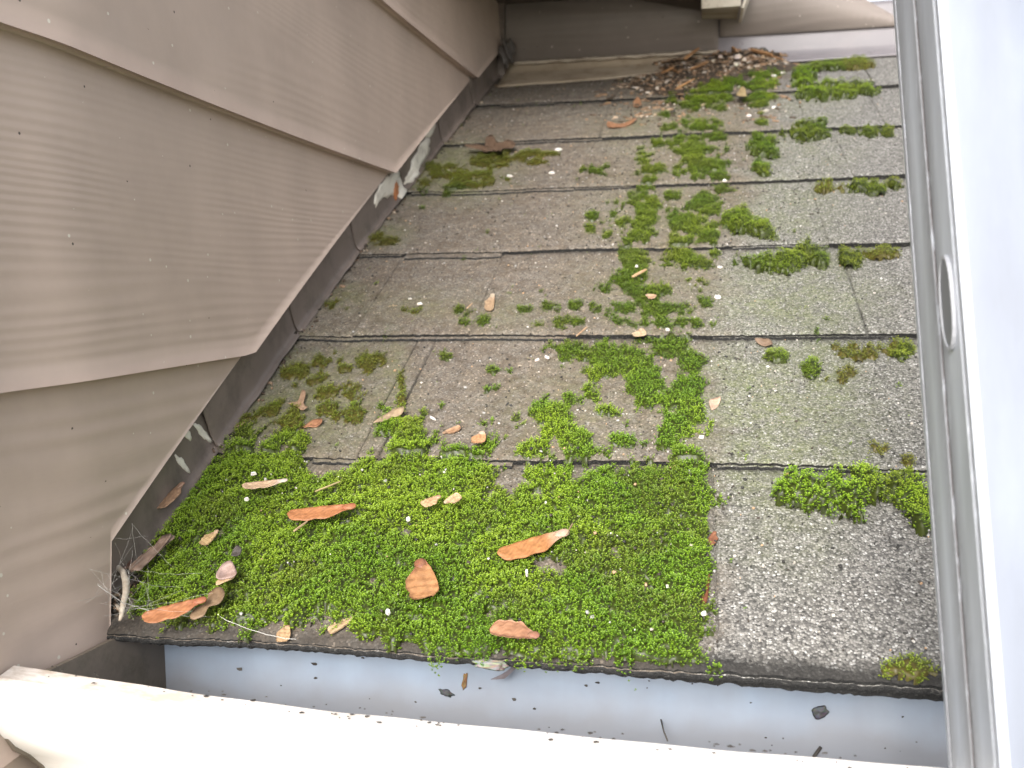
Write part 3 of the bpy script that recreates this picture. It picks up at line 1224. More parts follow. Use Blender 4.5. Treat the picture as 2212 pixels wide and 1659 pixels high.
def build_moss(name, blobs, polys, thick, bbox, res=.0011, shoot=.00165, parent=None, gaps=(), lush=1.0, drop=0.0, leafscale=.9, seed=5, crumbs=.05):
    r = np.random.default_rng(seed)
    u0, u1, v0, v1 = bbox
    uu = np.arange(u0, u1, res)
    vv = np.arange(v0, v1, res)
    U, V = np.meshgrid(uu, vv, indexing='ij')

    def cover(u, v):
        f, tn = moss_field(u, v, blobs, polys)
        f = f - np.clip((-v - .0015) / .004, 0, 4) * .55
        if gaps:
            x, y = topx(u, v, .006)
            n = fbm(u * 150, v * 150, 171, 3) - .5
            for cx, cy, rx, ry, s in gaps:
                f = f - s * ell(x + n * 40, y + n * 30, cx, cy, rx, ry, .6)
        return f, tn

    def height(u, v, f):
        cush = 1 - np.clip(worley(u / .011, v / .014, 141), 0, 1) ** 1.5
        cush2 = 1 - np.clip(worley(u / .0042, v / .0042, 151), 0, 1)
        h = thick * (1 - np.exp(-np.clip(f, 0, 2) * 2.6)) * (.25 + .72 * cush + .25 * cush2)
        return h

    f, tn = cover(U, V)
    H = height(U, V, f)
    W = roof_w(U, np.maximum(V, 0)) + H * .72 - .0008
    lip = np.clip(-V, 0, 1)
    W = W - drop * lip
    P = np.stack([U, V * CA - W * SA, V * SA + W * CA], -1)
    ok = f > .0
    F = grid_faces(len(uu), len(vv), flip=True)
    keep = (ok & (V > -.0015)).ravel()[F].sum(1) >= 3
    F = F[keep]
    n1 = fbm(U * 300, V * 300, 161, 2)
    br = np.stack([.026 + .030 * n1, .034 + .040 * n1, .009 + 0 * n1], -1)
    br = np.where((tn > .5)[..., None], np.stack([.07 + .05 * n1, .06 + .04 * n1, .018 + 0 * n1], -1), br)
    used = np.unique(F)
    remap = np.full(U.size, -1)
    remap[used] = np.arange(len(used))
    baseV = P.reshape(-1, 3)[used]
    baseC = br.reshape(-1, 3)[used]
    F = remap[F]
    # shoots
    area = (u1 - u0) * (v1 - v0)
    N = int(area / (shoot ** 2) * 1.5)
    su = u0 + r.random(N) * (u1 - u0)
    sv = v0 + r.random(N) * (v1 - v0)
    sf, st = cover(su, sv)
    kp = (sf > .02 + .10 * r.random(N)) | ((sf > -.32) & (sv > .004) & (r.random(N) < crumbs * (1 + sf / .32)))
    su, sv, sf, st = su[kp], sv[kp], sf[kp], st[kp]
    sh = height(su, sv, sf)
    n = len(su)
    if n == 0:
        return None
    # gradient tilt of the cushions
    e = .0012
    hu = (height(su + e, sv, cover(su + e, sv)[0]) - sh) / e
    hv = (height(su, sv + e, cover(su, sv + e)[0]) - sh) / e
    W0 = roof_w(su, np.maximum(sv, 0)) + sh * .85 - drop * np.clip(-sv, 0, 1)
    nl = 9
    tall = (.0007 + .0021 * r.random(n) ** 1.4) * leafscale
    vs, cs = [], []
    clump = fbm(su * 55, sv * 55, 181, 3)
    clump2 = sstep(.32, .66, fbm(su * 26 + 4, sv * 18, 191, 3))
    tipb = .35 + .85 * r.random(n) ** 1.3
    dirn = np.stack([-np.clip(hu, -1.5, 1.5) * .5 + .35 * (r.random(n) - .5), -np.clip(hv, -1.5, 1.5) * .5 + .35 * (r.random(n) - .5), np.ones(n)], -1)
    dirn /= np.linalg.norm(dirn, axis=1)[:, None]
    base = np.stack([su, sv, W0 - .0010], -1)
    ph0 = r.random(n) * 6.28
    g_ = np.clip(.5 * clump + .5 * clump2, 0, 1)
    c_lo = np.stack([.036 + .07 * g_, .088 + .10 * g_, .005 + .003 * g_], -1)
    c_hi = np.stack([.22 + .30 * g_, .43 + .24 * g_, .016 + .03 * g_], -1)
    dry = (1 - .36 * sstep(.16, .34, sv) * (1 - sstep(.80, .88, sv)))[:, None] * np.array([1.0, .93, 1.0]) ** (sstep(.16, .34, sv)[:, None])
    c_lo = c_lo * dry
    c_hi = c_hi * dry
    ol_lo = np.stack([.05 + .03 * g_, .055 + .03 * g_, .010 + 0 * g_], -1)
    ol_hi = np.stack([.21 + .08 * g_, .215 + .09 * g_, .035 + 0 * g_], -1)
    mixo = np.clip(st + .7 * sstep(.55, .74, fbm(su * 34, sv * 34, 201, 3)) * r.random(n), 0, 1)[:, None]
    c_lo = c_lo * (1 - mixo) + ol_lo * mixo
    c_hi = c_hi * (1 - mixo) + ol_hi * mixo
    for li in range(nl):
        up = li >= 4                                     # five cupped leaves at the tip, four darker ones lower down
        ph = ph0 + li * (6.2832 / 5 if up else 6.2832 / 4) + .35 * r.random(n)
        L = ((.00064 if up else .00080) * (.7 + .6 * r.random(n))) * leafscale
        wd = L * (.62 if up else .5)
        el = (.55 + .55 * r.random(n)) if up else (.1 + .5 * r.random(n))
        rad = np.stack([np.cos(ph), np.sin(ph), 0 * ph], -1)
        tan = np.stack([-np.sin(ph), np.cos(ph), 0 * ph], -1)
        tip = rad * np.cos(el)[:, None] + dirn * np.sin(el)[:, None]
        b = base + dirn * (tall * (1.0 if up else .5))[:, None]
        pm = b + tip * (L * .55)[:, None]
        p3 = b + tip * L[:, None]
        vs.append(np.stack([b, pm + tan * wd[:, None] * .5, p3, pm - tan * wd[:, None] * .5], 1))
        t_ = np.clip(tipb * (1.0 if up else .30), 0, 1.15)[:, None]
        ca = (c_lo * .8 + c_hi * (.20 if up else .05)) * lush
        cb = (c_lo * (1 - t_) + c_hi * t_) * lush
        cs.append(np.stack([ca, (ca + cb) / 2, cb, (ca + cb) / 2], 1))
    Q = np.stack(vs, 1).reshape(-1, 3)
    QC = np.stack(cs, 1).reshape(-1, 3)
    Qw = np.stack([Q[:, 0], Q[:, 1] * CA - Q[:, 2] * SA, Q[:, 1] * SA + Q[:, 2] * CA], -1)
    i = np.arange(len(Q) // 4) * 4
    QF = np.stack([i, i + 1, i + 2, i + 3], 1) + len(baseV)
    c = rp((u0 + u1) / 2, (v0 + v1) / 2)
    me = mesh_np(name, np.concatenate([baseV, Qw]) - c, [F, QF] if len(F) else [QF], np.concatenate([baseC, QC]), sm=False)
    o = link(name, me, M_moss, parent)
    o.location = c
    return o


MAT_POLY = [(455, 990), (490, 950), (545, 955), (600, 950), (640, 940), (668, 960), (655, 990), (665, 1012), (720, 1005), (760, 1000), (815, 985), (845, 945), (815, 925), (850, 900), (905, 892),
            (922, 930), (945, 968), (1010, 975), (1072, 990), (1078, 1040), (1100, 1050), (1128, 1005), (1180, 990), (1250, 1012), (1330, 1005), (1400, 990), (1470, 965), (1535, 978), (1545, 1050),
            (1535, 1160), (1535, 1250), (1515, 1340), (1508, 1408), (1440, 1415), (1360, 1425), (1290, 1405), (1190, 1425), (1100, 1410), (930, 1412), (880, 1395), (800, 1372), (700, 1352), (600, 1340),
            (540, 1360), (500, 1356), (440, 1352), (380, 1340), (300, 1305), (284, 1200), (340, 1115), (395, 1045)]
MAT_GAPS = [(1098, 1085, 16, 70, .9), (1110, 1270, 14, 60, .5), (700, 990, 40, 14, .8), (560, 1225, 45, 20, .55), (650, 1245, 60, 18, .45), (840, 1230, 60, 20, .45), (640, 1320, 80, 14, .4),
            (760, 1120, 60, 14, .4), (1010, 1150, 60, 16, .4), (1185, 1215, 35, 22, .8), (1340, 1180, 30, 12, .6), (1480, 1130, 20, 40, .5), (1400, 1260, 40, 14, .5), (480, 1130, 25, 16, .5),
            (900, 1310, 60, 12, .35), (1240, 1330, 70, 14, .35), (510, 1290, 60, 16, .5), (370, 1190, 40, 30, .3), (700, 1170, 70, 14, .3), (1420, 1340, 30, 14, .4)]
STREAK = [
    # course above the mat
    (1270, 745, 70, 24, .95), (1345, 755, 60, 26, .95), (1390, 790, 45, 50, .95), (1398, 842, 40, 45, .9), (1462, 748, 52, 30, .9), (1497, 762, 28, 22, .8), (1480, 832, 44, 30, .85), (1470, 885, 58, 34, .95),
    (1435, 942, 46, 36, .95), (1488, 912, 36, 26, .8), (1518, 812, 20, 12, .7), (1188, 885, 42, 26, .85), (1230, 932, 50, 34, .95), (1262, 965, 36, 22, .85), (1160, 966, 38, 20, .8), (1282, 832, 18, 26, .5),
    (1328, 880, 18, 12, .5), (1352, 948, 18, 13, .5), (1300, 790, 40, 14, .45), (1240, 850, 40, 12, .4), (1110, 890, 14, 10, .4), (1065, 830, 18, 10, .35), (1330, 940, 16, 10, .4), (865, 830, 8, 62, .8, .6),
    (955, 748, 17, 18, .75, .4), (770, 770, 58, 22, .5, .7), (730, 832, 44, 20, .5, .8), (735, 885, 55, 18, .55, .7), (600, 890, 70, 28, .55, .8), (560, 925, 60, 20, .6, .5), (650, 800, 40, 20, .35, .8),
    (1050, 960, 30, 10, .35), (1190, 1000, 60, 14, .8), (900, 985, 40, 10, .5), (640, 950, 40, 20, .8, .2), (1080, 790, 20, 10, .3), (1440, 800, 16, 16, .5), (700, 770, 30, 12, .4, .8),
    # next courses
    (1368, 546, 32, 22, .9), (1370, 592, 36, 34, .95), (1402, 628, 42, 22, .9), (1340, 655, 36, 22, .85), (1392, 660, 58, 18, .9), (1372, 690, 38, 11, .8), (1490, 545, 48, 20, .85), (1500, 565, 44, 12, .5),
    (1462, 660, 36, 11, .5), (1190, 655, 20, 13, .65), (1240, 650, 11, 9, .5), (1290, 655, 11, 13, .6), (1030, 692, 34, 11, .6), (1000, 667, 18, 13, .65, .3), (890, 662, 26, 8, .5, .6), (740, 648, 32, 10, .5, .8),
    (1510, 600, 26, 16, .45), (1522, 640, 18, 10, .7), (1215, 690, 60, 10, .3), (1300, 610, 14, 10, .3), (1130, 660, 14, 8, .35), (1440, 690, 40, 10, .5), (1520, 690, 24, 12, .5), (1420, 720, 40, 10, .7),
    (1395, 425, 30, 24, .9), (1400, 462, 28, 26, .9), (1370, 502, 28, 16, .8), (1390, 492, 36, 30, .6), (1280, 455, 14, 13, .7), (1270, 486, 14, 10, .6), (1520, 432, 33, 32, .95), (1500, 478, 52, 30, .95),
    (1482, 512, 44, 17, .85), (1532, 500, 28, 18, .8), (1435, 410, 40, 8, .35), (1330, 470, 30, 30, .25), (820, 508, 42, 12, .5, .8), (1440, 455, 20, 20, .35), (1465, 560, 30, 8, .5), (1400, 385, 12, 12, .5),
    (1410, 360, 26, 15, .9), (1392, 342, 20, 22, .55), (1500, 312, 52, 15, .9), (1508, 350, 42, 28, .95), (1550, 362, 28, 24, .9), (1440, 300, 40, 8, .4), (1560, 395, 30, 8, .5), (1420, 395, 30, 6, .5),
    (925, 372, 66, 24, .55, .7), (1000, 378, 74, 20, .55, .6), (1080, 335, 80, 14, .5, .8), (960, 400, 50, 8, .5, .4), (1290, 360, 24, 10, .3), (1160, 322, 40, 6, .5, .6),
    (1500, 265, 48, 15, .8), (1480, 285, 40, 10, .55), (1530, 256, 24, 12, .8), (1466, 268, 36, 14, .6), (1440, 240, 20, 8, .35), (1540, 285, 30, 8, .6), (1590, 300, 20, 7, .4),
    (1520, 202, 56, 22, 1.0), (1562, 186, 28, 28, 1.0), (1490, 217, 38, 13, .9), (1646, 190, 32, 30, 1.0), (1656, 147, 28, 18, .95), (1642, 216, 22, 8, .8), (1560, 225, 20, 8, .7), (1500, 180, 30, 10, .5), (1600, 170, 14, 16, .4),
    (1650, 255, 16, 8, .7), (1645, 238, 14, 7, .6), (1630, 150, 20, 12, .7),
]
wu = float(wx(.1)) + .010
o = build_moss('moss', STREAK, [], .0048, (.0, .42, .128, .99), gaps=[], shoot=.00122, seed=21, crumbs=.13)
tag(o, 'green moss streak and scattered tufts spreading up the middle of the roof', 'moss', kind='stuff')
o = build_moss('moss', [(932, 1420, 12, 26, .7), (1362, 1436, 14, 30, .8), (1200, 1426, 60, 9, .55), (1450, 1418, 50, 10, .6)], [(MAT_POLY, 1.0, 0.0)], .0085, (.0, .312, -.014, .200),
               gaps=MAT_GAPS, lush=.96, shoot=.00106, drop=.9, seed=22)
tag(o, 'thick bright green moss carpet covering the lowest shingle course by the wall', 'moss', kind='stuff')

CLUMPS = [
    ('long bright green moss roll on a shingle edge, high up near the ladder', [(1760, 192, 34, 14, 1), (1800, 189, 40, 12, 1), (1850, 186, 34, 11, 1)], .0125, 0),
    ('small round moss cushion just above the long green roll near the ladder top', [(1737, 160, 18, 12, 1)], .012, 0),
    ('yellowish moss strip right under the pale rear flashing', [(1800, 134, 30, 8, 1, .3), (1845, 132, 30, 8, 1, .6), (1760, 138, 30, 5, .8, .4)], .010, 0),
    ('bright oval moss tuft on the shingle edge below the long roll', [(1745, 279, 36, 13, 1), (1765, 276, 20, 12, 1)], .012, 0),
    ('flat olive moss tuft touching the ladder, below the oval bright tuft level', [(1880, 276, 34, 7, .9, .4), (1925, 272, 14, 9, .9, .5), (1830, 274, 18, 5, .7, .5)], .008, 0),
    ('moss tuft hugging the shingle edge near the ladder, with bare edge left of it', [(1878, 396, 40, 11, 1, .25), (1915, 392, 20, 7, .9, .4), (1800, 396, 30, 8, .6, .6)], .011, 0),
    ('long dark green moss roll on a shingle edge right of the mossy streak', [(1640, 557, 38, 14, 1), (1680, 560, 40, 16, 1), (1715, 552, 30, 16, 1), (1752, 546, 28, 17, 1, .25)], .0125, 0),
    ('little yellow green moss tuft beside the long dark roll', [(1838, 548, 22, 14, 1, .5)], .010, 0),
    ('flat yellowish moss strip under a shingle edge touching the ladder at mid height', [(1912, 537, 34, 9, 1, .7)], .009, 0),
    ('sparse olive moss fringe by the ladder below the shingle with the open joint', [(1860, 742, 34, 16, .75, .8), (1920, 735, 34, 10, .75, .7), (1955, 738, 22, 12, .8, .5)], .007, 0),
    ('single round moss tuft alone on the green filmed shingle', [(1752, 784, 21, 17, 1, .3)], .009, 0),
    ('ragged brownish moss ring right of the lone round tuft', [(1795, 802, 20, 10, .75, .9), (1822, 795, 18, 14, .75, 1.0)], .006, 0),
    ('small moss tuft under the leaf scraps on a shingle edge', [(1682, 757, 22, 10, .9, .3)], .007, 0),
    ('large bright moss cushion on the lowest shingle edge beside the ladder', [(1730, 1050, 46, 28, 1), (1785, 1055, 52, 34, 1), (1840, 1058, 46, 34, 1), (1880, 1050, 40, 24, 1, .2), (1925, 1042, 34, 20, .9, .5)], .0155, 0),
    ('green moss tuft partly hidden by the ladder at the lowest shingle edge', [(1975, 1060, 34, 28, 1), (1992, 1095, 20, 30, 1, .2)], .012, 0),
    ('mossy fringe on the black eave edge at the foot of the ladder', [(1950, 1440, 44, 16, .95, .6), (1990, 1446, 34, 12, .9, .6)], .008, 0),
    ('plump dark green moss cushion just right of the streak, mid roof', [(1603, 476, 32, 19, 1), (1640, 497, 24, 12, 1)], .012, 0),
    ('bright moss cushion at the right margin of the streak, upper roof', [(1640, 302, 26, 16, 1), (1655, 322, 22, 15, 1)], .012, 0),
    ('small moss tuft below the bright upper cushion at the streak margin', [(1645, 356, 16, 14, 1)], .009, 0),
    ('dry brown moss pad on the pale shingle near the ladder', [(1900, 965, 18, 16, .9, 1.0), (1895, 980, 12, 8, .8, .7)], .007, 0),
    ('tiny dark brown moss pad closest to the ladder', [(1960, 990, 12, 14, .9, 1.0)], .005, 0),
]
for i, (lab, bl, th, _) in enumerate(CLUMPS):
    us, vs_ = [], []
    for b in bl:
        for sx in (-1.6, 1.6):
            for sy in (-1.8, 1.8):
                a, c = onroof(b[0] + sx * b[2], b[1] + sy * b[3], .004)
                us.append(a)
                vs_.append(c)
    o = build_moss('moss_clump', bl, [], th, (min(us), max(us), min(vs_), max(vs_)), res=.0010, lush=1.22, shoot=.00115, seed=40 + i, crumbs=.03)
    if o:
        tag(o, lab, 'moss', 'separate moss clumps on the shingle edges')


# ------------------------------------------------------------------ litter
def moss_h(x, y):
    """rough height of the moss under a place in the photo"""
    u, v = onroof(x, y, .008)
    f, _ = moss_field(np.array([u]), np.array([v]), STREAK, [(MAT_POLY, 1.0, 0.0)])
    f = float(f[0])
    return (.0092 if y > 960 else .0052) * (1 - math.exp(-max(0, f) * 2.6)) + (.0036 if y > 960 else .0012) * (f > 0)


def frame_on_roof(x, y, x2, y2, tilt=0.0, roll=0.0, lift=.0):
    hgt = float(roof_w(*onroof(x, y))) + moss_h((x + x2) / 2, (y + y2) / 2) + .0012 + lift
    u1, v1 = onroof(x, y, hgt)
    u2, v2 = onroof(x2, y2, hgt)
    P1, P2 = Vector(rp(u1, v1, hgt)), Vector(rp(u2, v2, hgt))
    X = (P2 - P1)
    L = X.length
    X.normalize()
    N = Vector(NN)
    Y = N.cross(X).normalized()
    Rm = Matrix((X, Y, N)).transposed().to_4x4()
    Rm = Rm @ Matrix.Rotation(-tilt, 4, 'Y') @ Matrix.Rotation(roll, 4, 'X')
    return Matrix.Translation(P1) @ Rm, L


def samara_meshes(L, W, cw, cs, bend=.0, side_=1, seedscale=1.0, seed=1):
    """maple key: nutlet at x=0, papery wing with a straight thick edge, out to x=L"""
    r = random.Random(seed)
    ns, nt = 26, 9
    top, bot = [], []
    for i in range(ns):
        s = i / (ns - 1)
        # leading edge almost straight; trailing edge narrow neck then broad blade
        lead = W * (.22 + .10 * math.sin(s * 3.1)) * (1 if s < .9 else max(.05, math.sqrt(max(0, 1 - ((s - .9) / .1) ** 2))))
        neck = .20 + .58 * float(sstep(.06, .42, np.array(s)))
        trail = -W * neck * (1 if s < .78 else math.sqrt(max(0.0, 1 - ((s - .78) / .222) ** 2)))
        if s < .02:
            lead, trail = W * .12, -W * .12
        trail *= 1 + .05 * math.sin(s * 23 + seed)
        for j in range(nt):
            t = j / (nt - 1)
            y = (lead + (trail - lead) * t) * side_
            z = bend * L * (s ** 2) + .05 * W * math.sin(t * 3.14) * math.sin(s * 2.5 + seed) + .02 * W * math.sin(s * 30 + t * 9)
            z += .00035 * math.exp(-(t / .12) ** 2)
            top.append((s * L, y, z + .00020))
            bot.append((s * L, y, z - .00016))
    n = ns * nt
    F = grid_faces(ns, nt, flip=side_ > 0)
    B = grid_faces(ns, nt, off=n, flip=side_ < 0)
    rim = []
    for i in range(ns - 1):
        a, b = i * nt, (i + 1) * nt
        rim += [(a, b, b + n, a + n), (b + nt - 1, a + nt - 1, a + nt - 1 + n, b + nt - 1 + n)]
    e = (ns - 1) * nt
    for j in range(nt - 1):
        rim += [(e + j, e + j + 1, e + j + 1 + n, e + j + n), (j + 1, j, j + n, j + 1 + n)]
    V = np.array(top + bot)
    sx = V[:, 0] / L
    ty = np.abs(V[:, 1]) / W
    vein = .5 + .5 * np.sin((V[:, 1] * side_ * 2600 + V[:, 0] * 900) + 2 * np.sin(V[:, 0] * 800))
    C = np.array(cw)[None, :] * (1.08 - .30 * vein[:, None]) * (.86 + .3 * vnoise(V[:, 0] * 600, V[:, 1] * 600, seed)[:, None])
    k = (1 - sstep(.05, .35, sx))[:, None]
    C = C * (1 - k) + np.array(cs)[None, :] * k
    lead_edge = (sx > .1)[:, None] * np.exp(-((V[:, 1] * side_ - W * .27) / (W * .06)) ** 2)[:, None] * .5
    C = C * (1 - lead_edge) + C * 1.35 * lead_edge
    wing = mesh_np('wing', V, [F, B, np.array(rim)], C)
    bm = bmesh.new()
    bmesh.ops.create_uvsphere(bm, u_segments=16, v_segments=10, radius=1)
    for v in bm.verts:
        x, y, z = v.co
        taper = 1 - .25 * x
        v.co = Vector((x * (.09 * L + .10 * W) * seedscale + L * .07, y * (W * .17 + L * .025) * taper * seedscale + .02 * W * side_, z * (W * .07 + L * .014) * seedscale + .0002))
    nm = bm_mesh('nutlet', bm, True)
    at = nm.color_attributes.new('tint', 'FLOAT_COLOR', 'POINT')
    for q in at.data:
        q.color = (*[c * (.85 + .25 * r.random()) for c in cs], 1)
    return wing, nm


def add_samara(label, sx, sy, tx, ty, W, cw, cs, side_=1, bend=.03, tilt=.02, roll=0., seedscale=1.0, lift=.0004, group='winged maple seeds lying on the roof'):
    Mx, L = frame_on_roof(sx, sy, tx, ty, tilt, roll, lift)
    a, b = samara_meshes(L, W, cw, cs, bend, side_, seedscale, int(sx + sy))
    o = empty('maple_seed', label, 'maple seed', group=group)
    for nme, me in (('wing', a), ('nutlet', b)):
        c = bpy.data.objects.new(nme, me)
        COL.objects.link(c)
        me.materials.append(M_leaf)
        c.parent = o
    o.matrix_world = Mx
    return o


ORG, ORB = (.35, .150, .062), (.28, .11, .055)
BRN, PINK = (.36, .19, .095), (.36, .23, .17)
TAN, TANS = (.52, .38, .23), (.50, .40, .31)
add_samara('slim pale tan winged seed on the moss near the wall, seed end whitish', 618, 1038, 524, 1052, .0052, (.50, .36, .24), (.55, .47, .42), -1)
add_samara('rust orange winged seed lying flat in mid moss, longest of the orange ones', 764, 1094, 622, 1114, .0078, ORG, (.33, .13, .06), -1, roll=-.15)
add_samara('brown winged seed with a whitish seed end, right half of the moss carpet', 1224, 1150, 1074, 1200, .0088, (.38, .175, .065), (.48, .36, .27), -1, roll=-.2)
add_samara('broad short copper winged seed standing out alone in the middle of the moss', 905, 1214, 938, 1286, .0135, (.37, .19, .085), (.24, .105, .06), 1, roll=.1, bend=.0)
add_samara('pinkish brown winged seed lying at the eave edge of the moss', 1160, 1372, 1058, 1366, .0088, (.38, .20, .115), (.28, .14, .09), 1)
add_samara('orange winged seed at the lower left corner of the moss above the gutter', 441, 1296, 308, 1336, .0076, (.38, .165, .075), (.33, .125, .065), -1, roll=-.1, lift=.004)
add_samara('small pale seed of a side by side pair, left one', 950, 1073, 909, 1090, .0056, (.50, .33, .19), (.42, .27, .17), -1)
add_samara('small pale seed of a side by side pair, right one, plain cream', 962, 1086, 991, 1068, .0055, (.55, .40, .24), (.50, .37, .24), 1)
add_samara('small tan seed upright on moss below the slim pale one', 468, 1147, 444, 1180, .0062, (.52, .38, .20), (.45, .32, .21), 1)
add_samara('tiny tan seed hanging over the black eave edge', 618, 1350, 620, 1386, .0062, (.48, .33, .19), (.42, .27, .17), 1)
add_samara('pale tan seed tilted across the eave edge, right of the tiny one', 764, 1334, 713, 1371, .0054, (.53, .39, .24), (.48, .35, .25), 1)
add_samara('dusty brown seed leaning against the step flashing', 395, 1044, 338, 1102, .0066, (.33, .21, .13), (.30, .19, .13), -1)
add_samara('faded pale seed lying lengthwise on bare shingle, mid roof', 1064, 636, 1061, 675, .0068, (.42, .30, .19), (.52, .43, .34), 1)
add_samara('tan seed on bare grey shingle just above the moss carpet', 958, 936, 994, 922, .0045, (.40, .25, .15), (.33, .22, .14), 1)
add_samara('cream and tan seed fragment right of the tan seed above the moss carpet', 1040, 934, 1041, 958, .0080, (.47, .27, .14), (.55, .43, .33), 1)
add_samara('red brown curled seed tucked along the right edge of the moss carpet', 1528, 1240, 1522, 1308, .0042, (.22, .085, .045), (.20, .08, .045), 1)
add_samara('thin red brown seed higher on the right edge of the moss carpet', 1545, 1150, 1528, 1178, .0040, (.25, .11, .06), (.25, .11, .06), -1)
add_samara('pale seed half buried in the moss streak, mid roof', 1396, 638, 1418, 641, .0055, (.46, .32, .21), (.46, .34, .24), 1)
add_samara('small cream seed on the shingle edge within the moss streak', 1384, 712, 1390, 727, .0085, (.55, .42, .28), (.5, .36, .25), 1)
add_samara('grey brown seed lying in the flashing channel at lower left', 372, 1160, 286, 1240, .0066, (.27, .19, .14), (.30, .22, .17), 1)


def add_leaf(name, label, cat, pts, base, curl=.0015, group=None, tilt=0, lift=.0, thick=.00025, seed=1, mat=None):
    """flat litter whose outline follows photo points, with curl and thickness"""
    r = random.Random(seed)
    cx = sum(p[0] for p in pts) / len(pts)
    cy = sum(p[1] for p in pts) / len(pts)
    h0 = float(roof_w(*onroof(cx, cy))) + moss_h(cx, cy) + .0008 + lift
    uv = [onroof(px, py, h0) for px, py in pts]
    cu = sum(a for a, b in uv) / len(uv)
    cv = sum(b for a, b in uv) / len(uv)
    # densify + smooth outline
    out = []
    n = len(uv)
    for i in range(n):
        p0, p1, p2, p3 = [uv[(i + q) % n] for q in (-1, 0, 1, 2)]
        for s in (0, .33, .66):
            out.append(tuple(.5 * (2 * p1[c] + (-p0[c] + p2[c]) * s + (2 * p0[c] - 5 * p1[c] + 4 * p2[c] - p3[c]) * s * s + (-p0[c] + 3 * p1[c] - 3 * p2[c] + p3[c]) * s ** 3) for c in (0, 1)))
    rings = 4
    R = max(math.hypot(a - cu, b - cv) for a, b in out)
    vs, cs = [], []
    for sgn in (1, -1):
        for q in range(rings):
            s = 1 - q / rings
            for a, b in out:
                uu, vv = cu + (a - cu) * s, cv + (b - cv) * s
                rr = math.hypot(uu - cu, vv - cv) / R
                w = h0 + curl * rr ** 2 * (1 + .5 * math.sin(3 * math.atan2(vv - cv, uu - cu) + seed)) + .0004 * math.sin(uu * 900 + seed) + sgn * thick
                vs.append(rp(uu, vv, w))
                f = .72 + .5 * vnoise(np.array(uu * 500.), np.array(vv * 500.), seed)
                cs.append([c * float(f) for c in base])
        vs.append(rp(cu, cv, h0 + sgn * thick))
        cs.append(list(base))
    m_ = len(out)
    blk = rings * m_ + 1
    quads, tris = [], []
    for sgn, o_ in ((1, 0), (-1, blk)):
        for q in range(rings - 1):
            for i in range(m_):
                j = (i + 1) % m_
                f = (o_ + q * m_ + i, o_ + q * m_ + j, o_ + (q + 1) * m_ + j, o_ + (q + 1) * m_ + i)
                quads.append(f if sgn > 0 else f[::-1])
        for i in range(m_):
            j = (i + 1) % m_
            f = (o_ + (rings - 1) * m_ + i, o_ + (rings - 1) * m_ + j, o_ + rings * m_)
            tris.append(f if sgn > 0 else f[::-1])
    for i in range(m_):
        j = (i + 1) % m_
        quads.append((j, i, blk + i, blk + j))
    c0 = rp(cu, cv, h0)
    me = mesh_np(name, np.array(vs) - c0, [np.array(quads), np.array(tris)], np.array(cs))
    o = link(name, me, mat or M_leaf)
    o.location = c0
    return tag(o, label, cat, group)


add_leaf('dry_leaf', 'mauve dry leaf scrap lying on moss above the orange corner seed', 'leaf', [(470, 1256), (475, 1232), (500, 1219), (510, 1232), (512, 1246), (492, 1252)], (.36, .26, .23), .002, seed=2, lift=.001)
add_leaf('dry_leaf', 'pale frayed scrap at the lower end of the step flashing', 'leaf', [(258, 1180), (262, 1150), (276, 1120), (300, 1140), (290, 1150), (274, 1172), (262, 1205)], (.46, .40, .33), .004, seed=21, lift=.012)
add_leaf('leaf_stalk', 'cream leaf stalk strip along the lower rim of the mauve leaf scrap', 'leaf', [(467, 1262), (472, 1252), (492, 1246), (507, 1240), (506, 1247), (485, 1259), (470, 1265)], (.50, .36, .22), .0008, lift=.0015, seed=3)
add_leaf('dry_leaf', 'limp translucent brown leaf behind the orange corner seed', 'leaf', [(412, 1338), (420, 1318), (445, 1300), (452, 1280), (478, 1272), (486, 1284), (476, 1302), (452, 1312), (440, 1334)], (.22, .15, .09), .001, seed=4)
add_leaf('dry_leaf', 'dark brown leaf curled into the corner at the foot of the wall', 'leaf', [(258, 1240), (262, 1190), (272, 1150), (296, 1140), (298, 1165), (288, 1200), (282, 1240)], (.17, .095, .065), .003, seed=5)
add_leaf('dry_leaf', 'long grey brown torn leaf lying on moss by the wall foot', 'leaf', [(288, 1236), (300, 1205), (330, 1185), (352, 1160), (372, 1158), (366, 1170), (338, 1196), (316, 1222), (304, 1240)], (.25, .18, .14), .002, seed=6, lift=.002)
add_leaf('dry_leaf', 'orange brown leaf fragment on the shingle above the moss carpet', 'leaf', [(654, 926), (668, 914), (692, 906), (697, 918), (676, 924)], (.40, .20, .11), .002, seed=7)
add_leaf('dry_leaf', 'three pointed tan leaf scrap above the orange leaf fragment', 'leaf', [(622, 873), (642, 868), (654, 852), (662, 854), (656, 872), (666, 886), (650, 888), (640, 878)], (.40, .27, .18), .003, seed=8, lift=.001)
add_leaf('dry_leaf', 'tan leaf scraps wedged against the flashing above the moss', 'leaf', [(474, 906), (496, 918), (528, 912), (526, 920), (504, 926), (480, 918)], (.40, .28, .18), .002, seed=9)
add_leaf('dry_leaf', 'pale leaf shred at the top of the small moss tongue', 'leaf', [(808, 918), (838, 892), (872, 884), (868, 896), (846, 902), (820, 914)], (.38, .29, .19), .002, seed=10)
add_leaf('dry_leaf', 'smooth beige leaf scrap alone at the dry right side of the moss streak', 'leaf', [(1533, 866), (1556, 864), (1552, 876), (1540, 888), (1535, 884)], (.50, .37, .28), .0015, seed=11)
